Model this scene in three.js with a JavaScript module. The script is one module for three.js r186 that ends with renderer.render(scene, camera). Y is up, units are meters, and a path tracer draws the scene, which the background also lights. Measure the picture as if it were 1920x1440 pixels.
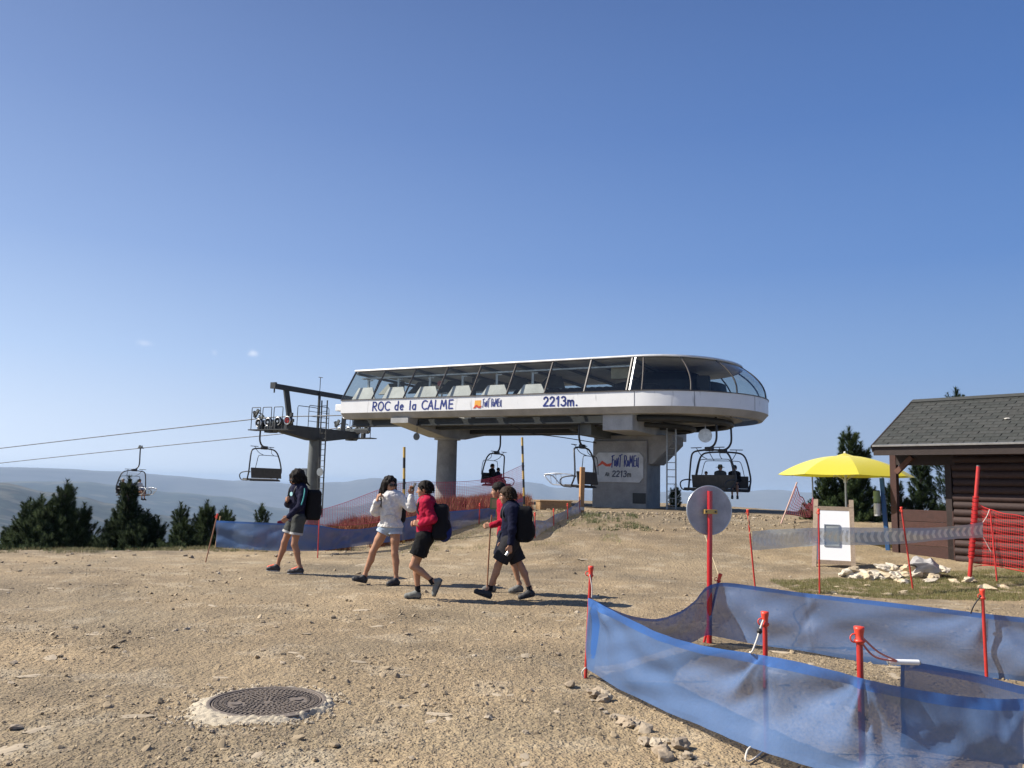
import * as THREE from 'three';
import { ImprovedNoise } from 'three/addons/math/ImprovedNoise.js';
import { RoundedBoxGeometry } from 'three/addons/geometries/RoundedBoxGeometry.js';
import { mergeGeometries, mergeVertices, toCreasedNormals } from 'three/addons/utils/BufferGeometryUtils.js';

// ---------------------------------------------------------------- camera, sky, sun, exposure
const scene = new THREE.Scene();
const camera = new THREE.PerspectiveCamera(50, 4 / 3, 0.1, 60000);
camera.rotation.order = 'YXZ';
camera.position.set(0, 1.5, 0);
camera.rotation.set(0.1256, 0, 0.0262);

const renderer = new THREE.WebGLRenderer({ antialias: true });
renderer.toneMapping = THREE.LinearToneMapping;
renderer.toneMappingExposure = 1.55;
renderer.shadowMap.enabled = true;

const SUN_EL = 43 * Math.PI / 180, SUN_AZ = 3 * Math.PI / 180;      // from the left, a little behind the picture plane
const sunDir = new THREE.Vector3(-Math.cos(SUN_EL) * Math.cos(SUN_AZ), Math.sin(SUN_EL), -Math.cos(SUN_EL) * Math.sin(SUN_AZ));
const sun = new THREE.DirectionalLight(new THREE.Color().setRGB(1, 0.93, 0.84), 5.0);
sun.position.copy(sunDir).multiplyScalar(80); sun.target.position.set(0, 0, -18); sun.position.add(sun.target.position);
sun.castShadow = true; sun.shadow.mapSize.set(4096, 4096);
Object.assign(sun.shadow.camera, { left: -45, right: 45, top: 45, bottom: -45, near: 1, far: 220 });
scene.add(sun, sun.target);

const lerp = (a, b, t) => a + (b - a) * t, clamp = (x, a = 0, b = 1) => Math.min(b, Math.max(a, x));
const sstep = (a, b, x) => { const t = clamp((x - a) / (b - a)); return t * t * (3 - 2 * t); };

{ // clear mountain sky: deep blue overhead, pale near the horizon and towards the sun, three scraps of cloud
  const W = 2560, Hh = 1280, data = new Float32Array(W * Hh * 4);
  const EXP = 1.55, stops = [[0, 186, 202, 226], [4, 170, 192, 224], [8, 148, 179, 223], [15, 114, 151, 209], [24, 89, 127, 190], [33, 74, 109, 170], [60, 54, 84, 146], [91, 48, 76, 136]].map(([e, ...c]) => [e, ...c.map((v) => Math.pow((v / 255 + 0.055) / 1.055, 2.4) / EXP)]);
  const grad = (e) => { let k = 0; while (k < stops.length - 2 && e > stops[k + 1][0]) k++; const [e0, ...p] = stops[k], [e1, ...q] = stops[k + 1], t = clamp((e - e0) / (e1 - e0)); return p.map((v, i) => lerp(v, q[i], t)); };
  const cn = new ImprovedNoise();
  const clouds = [[-24.35, 8.56, 0.62, 0.17, 0.32], [-20.13, 8.31, 0.22, 0.14, 0.2], [-17.67, 8.43, 0.36, 0.24, 0.55]];
  for (let r = 0; r < Hh; r++) {
    const up = ((r + 0.5) / Hh - 0.5) * Math.PI, e = Math.max(0, up) * 180 / Math.PI, y = Math.sin(up), cu = Math.cos(up), base = grad(e);
    for (let c = 0; c < W; c++) {
      const az = ((c + 0.5) / W - 0.5) * 2 * Math.PI, x = Math.cos(az) * cu, z = Math.sin(az) * cu;
      const cg = x * sunDir.x + y * sunDir.y + z * sunDir.z, i = (r * W + c) * 4;
      const mie = 0.62 * (Math.pow(clamp((cg + 1) / 2), 2.4) - 0.19) * (0.75 * Math.exp(-e / 22) + 0.75 * Math.exp(-e / 6)) + 0.3 * Math.pow(clamp(cg), 12);
      for (let k = 0; k < 3; k++) data[i + k] = Math.max(base[k] * 0.6, base[k] + mie * [0.95, 1, 1.0][k]);
      data[i + 3] = 1;
      if (z < 0 && e > 7 && e < 11) {
        const aDeg = Math.atan2(x, -z) * 180 / Math.PI;
        for (const [ca, ce, ra, re, op] of clouds) {
          const q = Math.hypot((aDeg - ca) / ra, (e - ce) / re);
          if (q > 1.6) continue;
          const n = cn.noise(aDeg * 5, e * 7, 3.1) * 0.5 + cn.noise(aDeg * 11, e * 15, 1.7) * 0.3;
          const k2 = op * sstep(1.15, 0.15, q - n * 0.8);
          for (let k = 0; k < 3; k++) data[i + k] = lerp(data[i + k], [0.62, 0.65, 0.72][k], k2);
        }
      }
    }
  }
  const sky = new THREE.DataTexture(data, W, Hh, THREE.RGBAFormat, THREE.FloatType);
  sky.mapping = THREE.EquirectangularReflectionMapping; sky.magFilter = THREE.LinearFilter; sky.needsUpdate = true;
  scene.background = sky; scene.environment = sky;
}
scene.fog = new THREE.FogExp2(new THREE.Color().setRGB(0.55, 0.75, 1.0), 0.000085);

// ---------------------------------------------------------------- helpers
function rng(seed) { let a = seed >>> 0; return () => { a = (a + 0x6D2B79F5) >>> 0; let t = Math.imul(a ^ (a >>> 15), 1 | a); t = (t + Math.imul(t ^ (t >>> 7), 61 | t)) ^ t; return ((t ^ (t >>> 14)) >>> 0) / 4294967296; }; }
const PN = new ImprovedNoise();
const noise = (x, y, z = 0) => PN.noise(x, y, z);
const fbm = (x, y, z, o = 4) => { let s = 0, a = 0.5, f = 1; for (let i = 0; i < o; i++) { s += a * PN.noise(x * f, y * f, z * f); a *= 0.5; f *= 2.03; } return s; };
const V3 = (x, y, z) => new THREE.Vector3(x, y, z);
const C = (r, g, b) => new THREE.Color().setRGB(r, g, b);

const usedNames = {};
function numbered(n) { const k = usedNames[n] = (usedNames[n] ?? -1) + 1; return k ? n + '_' + String(k).padStart(3, '0') : n; }
function tag(o, label, category, group, kind) { if (label) o.userData.label = label; if (category) o.userData.category = category; if (group) o.userData.group = group; if (kind) o.userData.kind = kind; return o; }
function thing(name, label, category, [x, y, z] = [0, 0, 0], turn = 0, group) {
  const o = new THREE.Group(); o.name = numbered(name); scene.add(o); o.position.set(x, y, z); o.rotation.y = turn; return tag(o, label, category, group);
}
function boxUV(g) {                                   // uv in metres from the dominant axis of each face
  if (g.index) g = g.toNonIndexed();
  const p = g.attributes.position, uv = new Float32Array(p.count * 2), a = V3(), b = V3(), c = V3();
  for (let i = 0; i < p.count; i += 3) {
    a.fromBufferAttribute(p, i); b.fromBufferAttribute(p, i + 1); c.fromBufferAttribute(p, i + 2);
    const n = b.clone().sub(a).cross(c.clone().sub(a)), x = Math.abs(n.x), y = Math.abs(n.y), z = Math.abs(n.z);
    [a, b, c].forEach((v, k) => { const q = x > y && x > z ? [v.z, v.y] : y > z ? [v.x, v.z] : [v.x, v.y]; uv[(i + k) * 2] = q[0]; uv[(i + k) * 2 + 1] = q[1]; });
  }
  g.setAttribute('uv', new THREE.BufferAttribute(uv, 2)); return g;
}
function merge(list) {
  list = list.flat(9).filter(Boolean);
  if (list.length === 1) return list[0];
  list = list.map((g) => { let q = g.index ? g.toNonIndexed() : g; if (!q.attributes.uv) q.setAttribute('uv', new THREE.BufferAttribute(new Float32Array(q.attributes.position.count * 2), 2)); for (const k of Object.keys(q.attributes)) if (!['position', 'normal', 'uv'].includes(k)) q.deleteAttribute(k); return q; });
  return mergeGeometries(list);
}
function mesh(name, geo, mat, parent = scene) {
  let g = Array.isArray(geo) ? merge(geo) : geo;
  if (mat.userData.box) g = boxUV(g);
  const m = new THREE.Mesh(g, mat); m.name = parent === scene ? numbered(name) : name; m.castShadow = m.receiveShadow = true; parent.add(m); return m;
}
function bx(w, h, d, x = 0, y = 0, z = 0, rx = 0, ry = 0, rz = 0, bevel = 0) {
  const g = bevel ? new RoundedBoxGeometry(w, h, d, 1, Math.min(bevel, w / 2.1, h / 2.1, d / 2.1)) : new THREE.BoxGeometry(w, h, d);
  if (rx || ry || rz) g.applyMatrix4(new THREE.Matrix4().makeRotationFromEuler(new THREE.Euler(rx, ry, rz)));
  return g.translate(x, y, z);
}
function bar(p, q, r, sides = 8, r2 = r) {            // round bar between two points
  const a = V3(...p), b = V3(...q), L = a.distanceTo(b), g = new THREE.CylinderGeometry(r2, r, L, sides, 1);
  g.applyQuaternion(new THREE.Quaternion().setFromUnitVectors(V3(0, 1, 0), b.clone().sub(a).normalize()));
  return g.translate((a.x + b.x) / 2, (a.y + b.y) / 2, (a.z + b.z) / 2);
}
function beam(p, q, w, h) {                           // square bar, w across (horizontal), h upright
  const a = V3(...p), b = V3(...q), L = a.distanceTo(b), g = new THREE.BoxGeometry(w, h, L);
  const m = new THREE.Matrix4().lookAt(a, b, V3(0, 1, 0.0001)); g.applyMatrix4(m);
  return g.translate((a.x + b.x) / 2, (a.y + b.y) / 2, (a.z + b.z) / 2);
}
function tube(pts, r, seg = 24, sides = 8, closed = false, tension = 0.5) {
  return new THREE.TubeGeometry(new THREE.CatmullRomCurve3(pts.map((p) => V3(...p)), closed, 'catmullrom', tension), seg, r, sides, closed);
}
function disc(r, t, x, y, z, ax = 'y', sides = 32) { const g = new THREE.CylinderGeometry(r, r, t, sides); if (ax === 'x') g.rotateZ(Math.PI / 2); if (ax === 'z') g.rotateX(Math.PI / 2); return g.translate(x, y, z); }
function prism(pts, depth, z0 = 0, bevel = 0) {       // outline in x,y extruded along z
  const s = new THREE.Shape(pts.map(([x, y]) => new THREE.Vector2(x, y)));
  return new THREE.ExtrudeGeometry(s, { depth, bevelEnabled: bevel > 0, bevelSize: bevel, bevelThickness: bevel, bevelSegments: 1, steps: 1 }).translate(0, 0, z0);
}
function sheet(nu, nv, f) {                           // grid surface from f(u, v) -> [x, y, z], uv in 0..1
  const pos = [], uv = [], idx = [];
  for (let j = 0; j <= nv; j++) for (let i = 0; i <= nu; i++) { pos.push(...f(i / nu, j / nv)); uv.push(i / nu, j / nv); }
  for (let j = 0; j < nv; j++) for (let i = 0; i < nu; i++) { const a = j * (nu + 1) + i, b = a + 1, c = a + nu + 1, d = c + 1; idx.push(a, b, d, a, d, c); }
  const g = new THREE.BufferGeometry(); g.setAttribute('position', new THREE.Float32BufferAttribute(pos, 3)); g.setAttribute('uv', new THREE.Float32BufferAttribute(uv, 2)); g.setIndex(idx); g.computeVertexNormals(); return g;
}
// textures: f(u, v) -> [r, g, b] in linear 0..1, tiling noise comes from tn
function tex(n, f, srgb = true, m = n) {
  const d = new Uint8Array(n * m * 4), e = (x) => { x = clamp(x); return 255 * (srgb ? (x <= 0.0031308 ? 12.92 * x : 1.055 * Math.pow(x, 1 / 2.4) - 0.055) : x); };
  for (let j = 0; j < m; j++) for (let i = 0; i < n; i++) { const c = f(i / n, j / m), k = (j * n + i) * 4; d[k] = e(c[0]); d[k + 1] = e(c[1]); d[k + 2] = e(c[2]); d[k + 3] = 255; }
  const t = new THREE.DataTexture(d, n, m); t.wrapS = t.wrapT = THREE.RepeatWrapping; t.magFilter = THREE.LinearFilter; t.minFilter = THREE.LinearMipmapLinearFilter; t.generateMipmaps = true;
  if (srgb) t.colorSpace = THREE.SRGBColorSpace; t.needsUpdate = true; return t;
}
const HT = (() => { const r = rng(77), t = new Float32Array(4096); for (let i = 0; i < 4096; i++) t[i] = r() * 2 * Math.PI; const c = t.map(Math.cos), q = t.map(Math.sin); return [c, q]; })();
const tn = (u, v, f, s = 0) => {                      // gradient noise that tiles over 0..1 with about f cells
  const P = Math.max(1, Math.round(f)), S = Math.round(s * 131) | 0, x = u * P, y = v * P, xi = Math.floor(x), yi = Math.floor(y), fx = x - xi, fy = y - yi;
  const g = (i, j, dx, dy) => { const h = (Math.imul(((i % P) + P) % P + S, 73856093) ^ Math.imul(((j % P) + P) % P + 7 * S + 13, 19349663)) >>> 7 & 4095; return HT[0][h] * dx + HT[1][h] * dy; };
  const a = fx * fx * fx * (fx * (fx * 6 - 15) + 10), b = fy * fy * fy * (fy * (fy * 6 - 15) + 10);
  return 1.4 * lerp(lerp(g(xi, yi, fx, fy), g(xi + 1, yi, fx - 1, fy), a), lerp(g(xi, yi + 1, fx, fy - 1), g(xi + 1, yi + 1, fx - 1, fy - 1), a), b);
};
const tfb = (u, v, f, o = 4, s = 0) => { let r = 0, a = 0.55; for (let i = 0; i < o; i++) { r += a * tn(u, v, f * 2 ** i, s + i * 9.7); a *= 0.55; } return r; };
function rep(t, k) { const q = t.clone(); q.repeat.set(k, k); q.needsUpdate = true; return q; }
function mat(r, g, b, rough = 0.6, o = {}) {
  const box = o.box; delete o.box;
  const m = new THREE.MeshPhysicalMaterial({ color: C(r, g, b), roughness: rough, side: THREE.DoubleSide, ...o }); if (box) m.userData.box = true; return m;
}
// shared surface textures (grain, wear and stains only)
const wear = tex(512, (u, v) => { const n = 0.86 + 0.3 * tfb(u, v, 5, 5) + 0.10 * tfb(u, v, 40, 2, 3); const c = clamp(n, 0.3, 1); return [c, c, c]; });
const wearBump = tex(512, (u, v) => { const c = 0.5 + 0.5 * tfb(u, v, 24, 4, 2); return [c, c, c]; }, false);
const woodTex = tex(512, (u, v) => { const g = tn(u * 1, v, 3) * 0.5, l = 0.5 + 0.5 * Math.sin((v * 26 + g * 5 + tn(u, v, 8, 4) * 1.4) * 2 * Math.PI); const c = 0.72 + 0.2 * l + 0.25 * tfb(u, v, 10, 4, 8); return [c, c * 0.97, c * 0.94]; });
const weave = tex(256, (u, v) => { const s = Math.sin(u * 64 * Math.PI) * Math.sin(v * 64 * Math.PI), c = 0.86 + 0.08 * s + 0.14 * tfb(u, v, 4, 4); return [c, c, c]; });
const weaveBump = tex(256, (u, v) => { const c = 0.5 + 0.25 * Math.sin(u * 64 * Math.PI) + 0.25 * Math.sin(v * 64 * Math.PI); return [c, c, c]; }, false);
const worn = (r, g, b, rough = 0.6, o = {}) => mat(r, g, b, rough, { map: rep(wear, o.k ?? 0.6), bumpMap: rep(wearBump, (o.k ?? 0.6) * 2), bumpScale: o.bump ?? 0.002, box: true, ...(o.metalness ? { metalness: o.metalness } : {}) });
// ---------------------------------------------------------------- ground
function groundY(x, z) {
  const d = -z;
  const d0 = 14 + Math.max(0, 1 - x) * 1.15 - clamp(x - 6, 0, 6) * 0.3, m = 0.82 * sstep(d0, d0 + 11, d);
  const L = sstep(-3.5, -7.5, x);
  const dc = 16.2 + clamp(x + 10, -30, 6) * 0.45, over = Math.max(0, d - dc);
  let y = lerp(m, -0.16 * over * over / (over + 4), L);
  const far = Math.max(0, Math.hypot(x * 0.9, d - 8) - 44); y -= 0.34 * far * far / (far + 30);
  const side = Math.max(0, x - 11); y -= 0.07 * side * side / (side + 3) * sstep(16, 24, d);
  y += 0.035 * noise(x * 0.35, z * 0.35, 2) * sstep(3, 8, Math.hypot(x, z)) + 0.012 * noise(x * 1.3, z * 1.3, 5);
  return y;
}
const groundFine = (x, z) => {
  const r = 0.014 * fbm(x * 3.1, z * 3.1, 1, 4) + 0.02 * Math.max(0, fbm(x * 5 + 9, z * 5, 4, 3)) * 1.6 + 0.009 * noise(x * 24, z * 24, 8);
  return groundY(x, z) + r;
};
const dirtMap = tex(1024, (u, v) => {
  const a = tfb(u, v, 3, 5), b = tfb(u, v, 14, 4, 5), f = tfb(u, v, 90, 3, 2), p = sstep(0.13, 0.34, tfb(u, v, 6, 5, 31)), s = sstep(0.28, 0.42, tn(u, v, 70, 9));
  const k = 1 + 0.34 * a + 0.26 * b + 0.5 * f;
  let c = [0.258 * k, 0.195 * k, 0.113 * k];
  c = c.map((x, i) => lerp(x, [0.38, 0.315, 0.215][i] * (1 + 0.4 * f), 0.42 * p));
  return c.map((x, i) => lerp(x, [0.2, 0.145, 0.09][i], 0.5 * s));
});
const dirtBump = tex(1024, (u, v) => { const c = 0.45 + 0.5 * tfb(u, v, 40, 5, 2) + 0.3 * Math.max(0, tn(u, v, 110, 6)); return [c, c, c]; }, false);
const M_dirt = mat(1, 1, 1, 0.96, { map: rep(dirtMap, 1 / 3.7), bumpMap: rep(dirtBump, 1 / 1.9), bumpScale: 0.03, vertexColors: true });
{
  const NR = 430, NA = 560, pos = [], uv = [], col = [], idx = [];
  for (let j = 0; j <= NR; j++) {
    const t = j / NR, r = 1.2 * Math.pow(700 / 1.2, Math.pow(t, 1.35) * 0.35 + t * 0.65);
    for (let i = 0; i <= NA; i++) {
      const a = -Math.PI / 2 + (i / NA - 0.5) * (t < 0.01 ? 6.283 : 2.7), x = Math.cos(a) * r, z = Math.sin(a) * r;
      pos.push(x, j === 0 ? groundY(x, z) - 0.02 : r < 45 ? groundFine(x, z) : groundY(x, z), z); uv.push(x, z);
      // broad patches of paler dust, redder earth and, past the crest, dry turf
      const n = fbm(x * 0.16, z * 0.16, 3, 4), n2 = fbm(x * 0.5 + 30, z * 0.5, 7, 4), d = -z;
      const turf = clamp(sstep(19, 24, d) * sstep(1.0, -1.5, x) * 0.8 + sstep(44, 60, d) + sstep(0.1, 0.3, n2) * 0.25 * sstep(15, 18, d) + 0.6 * sstep(-5, -7, x) * sstep(18.5, 21, d));
      const lane = Math.exp(-(((x + 0.3 - 0.12 * d + 1.1 * Math.sin(d * 0.28)) / 0.9) ** 2)) + Math.exp(-(((x + 5.5 - 0.3 * d) / 1.1) ** 2)), br = sstep(0.08, 0.3, fbm(x * 0.42 + 8, z * 0.42, 11, 4)) * 0.3;
      const rb = br - 0.14 * lane * (0.6 + n2) + sstep(20, 24, d) * sstep(1.5, 3, x) * sstep(9, 6, x) * (0.18 + 0.25 * n2);
      const c = [1 + 0.5 * n + 0.3 * n2 - rb, 1 + 0.52 * n + 0.22 * n2 - rb, 1 + 0.52 * n + 0.12 * n2 - rb];
      col.push(lerp(c[0], 0.68, turf * 0.6), lerp(c[1], 0.70, turf * 0.6), lerp(c[2], 0.56, turf * 0.6));
    }
  }
  for (let j = 0; j < NR; j++) for (let i = 0; i < NA; i++) { const a = j * (NA + 1) + i, b = a + 1, c = a + NA + 1; idx.push(a, c + 1, b, a, c, c + 1); }
  const g = new THREE.BufferGeometry(); g.setAttribute('position', new THREE.Float32BufferAttribute(pos, 3)); g.setAttribute('uv', new THREE.Float32BufferAttribute(uv, 2)); g.setAttribute('color', new THREE.Float32BufferAttribute(col, 3)); g.setIndex(idx); g.computeVertexNormals();
  const n = g.attributes.normal; if (n.getY(NA * 50) < 0) { for (let i = 0; i < n.array.length; i++) n.array[i] *= -1; const ix = g.index.array; for (let i = 0; i < ix.length; i += 3) [ix[i + 1], ix[i + 2]] = [ix[i + 2], ix[i + 1]]; }
  tag(mesh('ground', g, M_dirt), 'bare sandy mountain dirt sloping up to the lift station', 'ground', null, 'structure');
}
// far ridges across the valley, real size and distance
function ridge(label, dist, depth, prof, floor, rough, seed, m) {
  // prof: [azimuth degrees (0 = straight ahead, negative left), crest elevation angle in degrees]
  const crest = (a) => { let k = 0; while (k < prof.length - 2 && a > prof[k + 1][0]) k++; const [a0, e0] = prof[k], [a1, e1] = prof[k + 1]; const t = clamp((a - a0) / (a1 - a0)); return lerp(e0, e1, t * t * (3 - 2 * t)); };
  const A0 = prof[0][0], A1 = prof.at(-1)[0], NU = 260, NV = 34;
  const g = sheet(NU, NV, (u, v) => {
    const a = lerp(A0, A1, u) * Math.PI / 180, top = 1.5 + dist * Math.tan(crest(lerp(A0, A1, u)) * Math.PI / 180);
    const R = v < 0.7 ? lerp(dist - depth, dist, v / 0.7) : lerp(dist, dist + depth * 0.7, (v - 0.7) / 0.3);
    const x = Math.sin(a) * R, z = -Math.cos(a) * R;
    const s = v < 0.7 ? Math.pow(v / 0.7, 1.25) : 1 - 0.5 * (v - 0.7) / 0.3;
    const spur = rough * (Math.abs(fbm(x / 900 + seed, z / 900, 1, 5)) - 0.18) * (0.06 + Math.sin(Math.PI * clamp(v / 0.7)) * 1.2);
    return [x, lerp(floor, top, s) + spur + rough * 0.07 * fbm(x / 260, z / 260, seed, 4), z];
  });
  return tag(mesh('mountain_ridge', g, m), label, 'mountain', null, 'structure');
}
const forest = tex(512, (u, v) => { const k = 0.75 + 0.8 * tfb(u, v, 9, 5), p = sstep(0.12, 0.3, tfb(u, v, 5, 5, 17)); return [lerp(0.036, 0.12, p) * k, lerp(0.050, 0.115, p) * k, lerp(0.036, 0.08, p) * k]; });
const M_ridge = mat(1, 1, 1, 1, { map: rep(forest, 9) });
const M_rock = mat(0.13, 0.13, 0.12, 1, { map: rep(wear, 9) });
ridge('distant pale mountain crest with bare rocky tops far across the valley', 9500, 2600, [[-62, 0.394], [-45, 0.394], [-36, 0.456], [-31.5, 0.518], [-30.2, 0.549], [-28.2, 0.518], [-26.5, 0.469], [-24.4, 0.443], [-23.4, 0.358], [-21.8, 0.275], [-19.9, 0.141], [-18.3, 0.053], [-17.1, 0.177], [-16.2, 0.084], [-14.7, -0.071], [-11.4, 0.151], [-10, 0.420], [-9.3, 0.531], [-7.1, 0.306], [-3.1, 0.079], [-0.9, 0.332], [1.1, 0.536], [2, 0.451], [3.1, 0.133], [4.4, 0.195], [5.3, 0.102], [9, 0.022], [13, 0.115], [16, 0.244], [17.3, 0.376], [18.3, 0.376], [19.3, 0.265], [23, 0.208], [30, 0.270], [45, 0.394], [60, 0.332]], -900, 160, 3.3, M_rock);
ridge('long blue wooded mountain shoulder behind the pines', 6400, 2200, [[-62, -0.7], [-45, -0.6], [-34, -0.55], [-30, -0.3], [-27, -0.2], [-25.5, -0.4], [-22, -0.75], [-19, -0.95], [-15, -1.7], [-11, -1.5], [-9, -1.1], [-6, -1.5], [-2, -1.6], [1, -1.2], [4, -1.5], [10, -1.7], [18, -1.2], [25, -1.6], [40, -1.2], [60, -1]], -760, 150, 8.1, M_ridge);
ridge('nearer dark wooded spur falling away to the right of the valley', 3300, 1400, [[-62, -0.4], [-40, -0.25], [-31.5, -0.35], [-29, -0.9], [-27.2, -1.15], [-25.5, -1.5], [-23, -2.15], [-21.6, -2.34], [-18, -2.7], [-10, -3.6], [0, -4.2], [12, -4.0], [30, -3.6], [60, -3]], -560, 110, 5.7, M_ridge);
{ const g = new THREE.CircleGeometry(10500, 64); g.rotateX(-Math.PI / 2); g.translate(0, -860, 0); const uv = g.attributes.uv; for (let i = 0; i < uv.count; i++) uv.setXY(i, uv.getX(i) * 20, uv.getY(i) * 20); tag(mesh('valley_floor', g, M_ridge), 'wooded valley floor far below the summit', 'valley', null, 'structure'); }
// ---------------------------------------------------------------- materials for the lift
const M_white = worn(0.80, 0.80, 0.78, 0.42, { bump: 0.0006, k: 0.25 });
const M_band = mat(0.87, 0.87, 0.85, 0.35, { map: rep(tex(512, (u, v) => { const s = sstep(0.2, 0.5, tfb(u * 1, v * 0.2, 18, 3, 5)), c = 0.97 - 0.3 * s * s - 0.1 * Math.abs(tfb(u, v, 6, 4)); return [c, c * 0.995, c * 0.98]; }), 0.22), box: true });
const M_grey = worn(0.42, 0.42, 0.40, 0.55, { bump: 0.001, k: 0.3 });
const M_concrete = worn(0.33, 0.325, 0.31, 0.9, { bump: 0.006, k: 0.42 });
const M_steel = worn(0.036, 0.039, 0.039, 0.6, { bump: 0.0015, k: 0.8 });
const M_steelG = worn(0.135, 0.147, 0.14, 0.55, { bump: 0.002, k: 0.5 });
const M_galv = worn(0.36, 0.38, 0.38, 0.45, { bump: 0.001, k: 1.2, metalness: 0.6 });
const M_alu = worn(0.62, 0.63, 0.62, 0.35, { bump: 0.0006, k: 1.5, metalness: 0.7 });
const M_mull = worn(0.10, 0.085, 0.07, 0.4, { bump: 0.0006, k: 1 });
const M_tyre = mat(0.018, 0.018, 0.019, 0.75);
const M_blueText = mat(0.022, 0.04, 0.22, 0.5);
const M_glass = mat(0.76, 0.78, 0.75, 0.03, { transmission: 1, thickness: 0, ior: 1.5, specularIntensity: 1 });
const M_red = mat(0.48, 0.022, 0.02, 0.42, { map: rep(wear, 1.5), box: true });
const M_rope = mat(0.085, 0.085, 0.085, 0.5, { metalness: 0.3 });

// letters drawn with a pen: strokes in a box one unit high
const arc = (cx, cy, rx, ry, a0, a1, n = 10) => Array.from({ length: n + 1 }, (_, i) => { const a = lerp(a0, a1, i / n) * Math.PI / 180; return [cx + Math.cos(a) * rx, cy + Math.sin(a) * ry]; });
const GLYPH = {
  R: [0.62, [[[0.05, 0], [0.07, 1]], [[0.05, 0.98], ...arc(0.28, 0.74, 0.27, 0.25, 80, -85), [0.08, 0.48]], [[0.2, 0.48], [0.6, 0]]]],
  O: [0.82, [arc(0.41, 0.5, 0.36, 0.49, 100, 460, 20)]], C: [0.66, [arc(0.44, 0.5, 0.4, 0.49, 50, 305, 14)]],
  A: [0.74, [[[0.02, 0], [0.4, 1], [0.68, 0]], [[0.16, 0.36], [0.6, 0.36]]]], L: [0.58, [[[0.1, 1], [0.06, 0.02], [0.54, 0.03]]]],
  M: [0.92, [[[0.04, 0], [0.18, 0.98], [0.44, 0.3], [0.7, 0.98], [0.84, 0]]]], E: [0.6, [[[0.56, 0.98], [0.08, 0.97], [0.07, 0.02], [0.56, 0.03]], [[0.08, 0.52], [0.5, 0.53]]]],
  d: [0.56, [[[0.46, 1], [0.44, 0]], arc(0.26, 0.3, 0.22, 0.28, 30, 330, 12)]], e: [0.56, [[[0.08, 0.3], [0.46, 0.36], ...arc(0.27, 0.3, 0.21, 0.28, 40, 310, 12)]]],
  l: [0.24, [[[0.1, 1], [0.1, 0]]]], a: [0.56, [[[0.46, 0.58], [0.45, 0]], arc(0.26, 0.29, 0.21, 0.28, 30, 330, 12)]],
  m: [0.86, [[[0.08, 0.58], [0.08, 0]], [[0.08, 0.4], ...arc(0.25, 0.36, 0.15, 0.2, 150, 0, 6), [0.41, 0]], [[0.41, 0.38], ...arc(0.58, 0.36, 0.16, 0.2, 150, 0, 6), [0.76, 0]]]],
  1: [0.5, [[[0.1, 0.78], [0.3, 1], [0.29, 0]]]], 2: [0.64, [[...arc(0.3, 0.72, 0.24, 0.26, 165, -30, 10), [0.05, 0.03], [0.58, 0.04]]]],
  3: [0.62, [[...arc(0.28, 0.75, 0.24, 0.23, 150, -80, 9), ...arc(0.28, 0.27, 0.28, 0.27, 85, -150, 10)]]], '.': [0.3, [[[0.12, 0.02], [0.16, 0.02]]]], ' ': [0.42, []],
  F: [0.52, [[[0.12, 0.98], [0.16, 0.5], [0.06, -0.08]], [[-0.04, 0.9], [0.56, 1.02]], [[0.1, 0.55], [0.44, 0.6]]]], o: [0.42, [arc(0.2, 0.3, 0.16, 0.26, 100, 460, 14)]],
  N: [0.6, [[[0.06, -0.02], [0.1, 0.72], [0.42, 0.05], [0.5, 0.8]]]], T: [0.6, [[[0.26, 1.0], [0.2, -0.05]], [[-0.08, 0.95], [0.66, 1.1]]]], U: [0.58, [[[0.06, 0.76], [0.1, 0.06], [0.42, 0.04], [0.46, 0.8]], [[0.46, 0.3], [0.52, -0.06]]]],
  t: [0.36, [[[0.16, 0.86], [0.16, 0.08], [0.32, 0.02]], [[0.02, 0.58], [0.32, 0.58]]]],
};
function letters(str, h, w, parent, place, m, name = 'letter', slant = 0, sx = 1, gap = 0.14) {   // place(x, y) -> Matrix4 from lettering plane to parent
  let x = 0;
  for (const ch of str) {
    const [adv, strokes] = GLYPH[ch], gs = [];
    for (const st of strokes) for (let i = 0; i < st.length; i++) {
      const P = ([a, b]) => [(x + a * sx + b * slant) * h, b * h];
      const p = P(st[i]); gs.push(disc(w / 2, 0.008, p[0], p[1], 0, 'z', 8));
      if (i) { const q = P(st[i - 1]), L = Math.hypot(p[0] - q[0], p[1] - q[1]); gs.push(bx(L, w, 0.0075, (p[0] + q[0]) / 2, (p[1] + q[1]) / 2, 0, 0, 0, Math.atan2(p[1] - q[1], p[0] - q[0]))); }
    }
    if (gs.length) { const g = merge(gs); g.applyMatrix4(place); mesh(name, g, m, parent); }
    x += adv * sx + gap;
  }
  return x * h;
}
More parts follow.
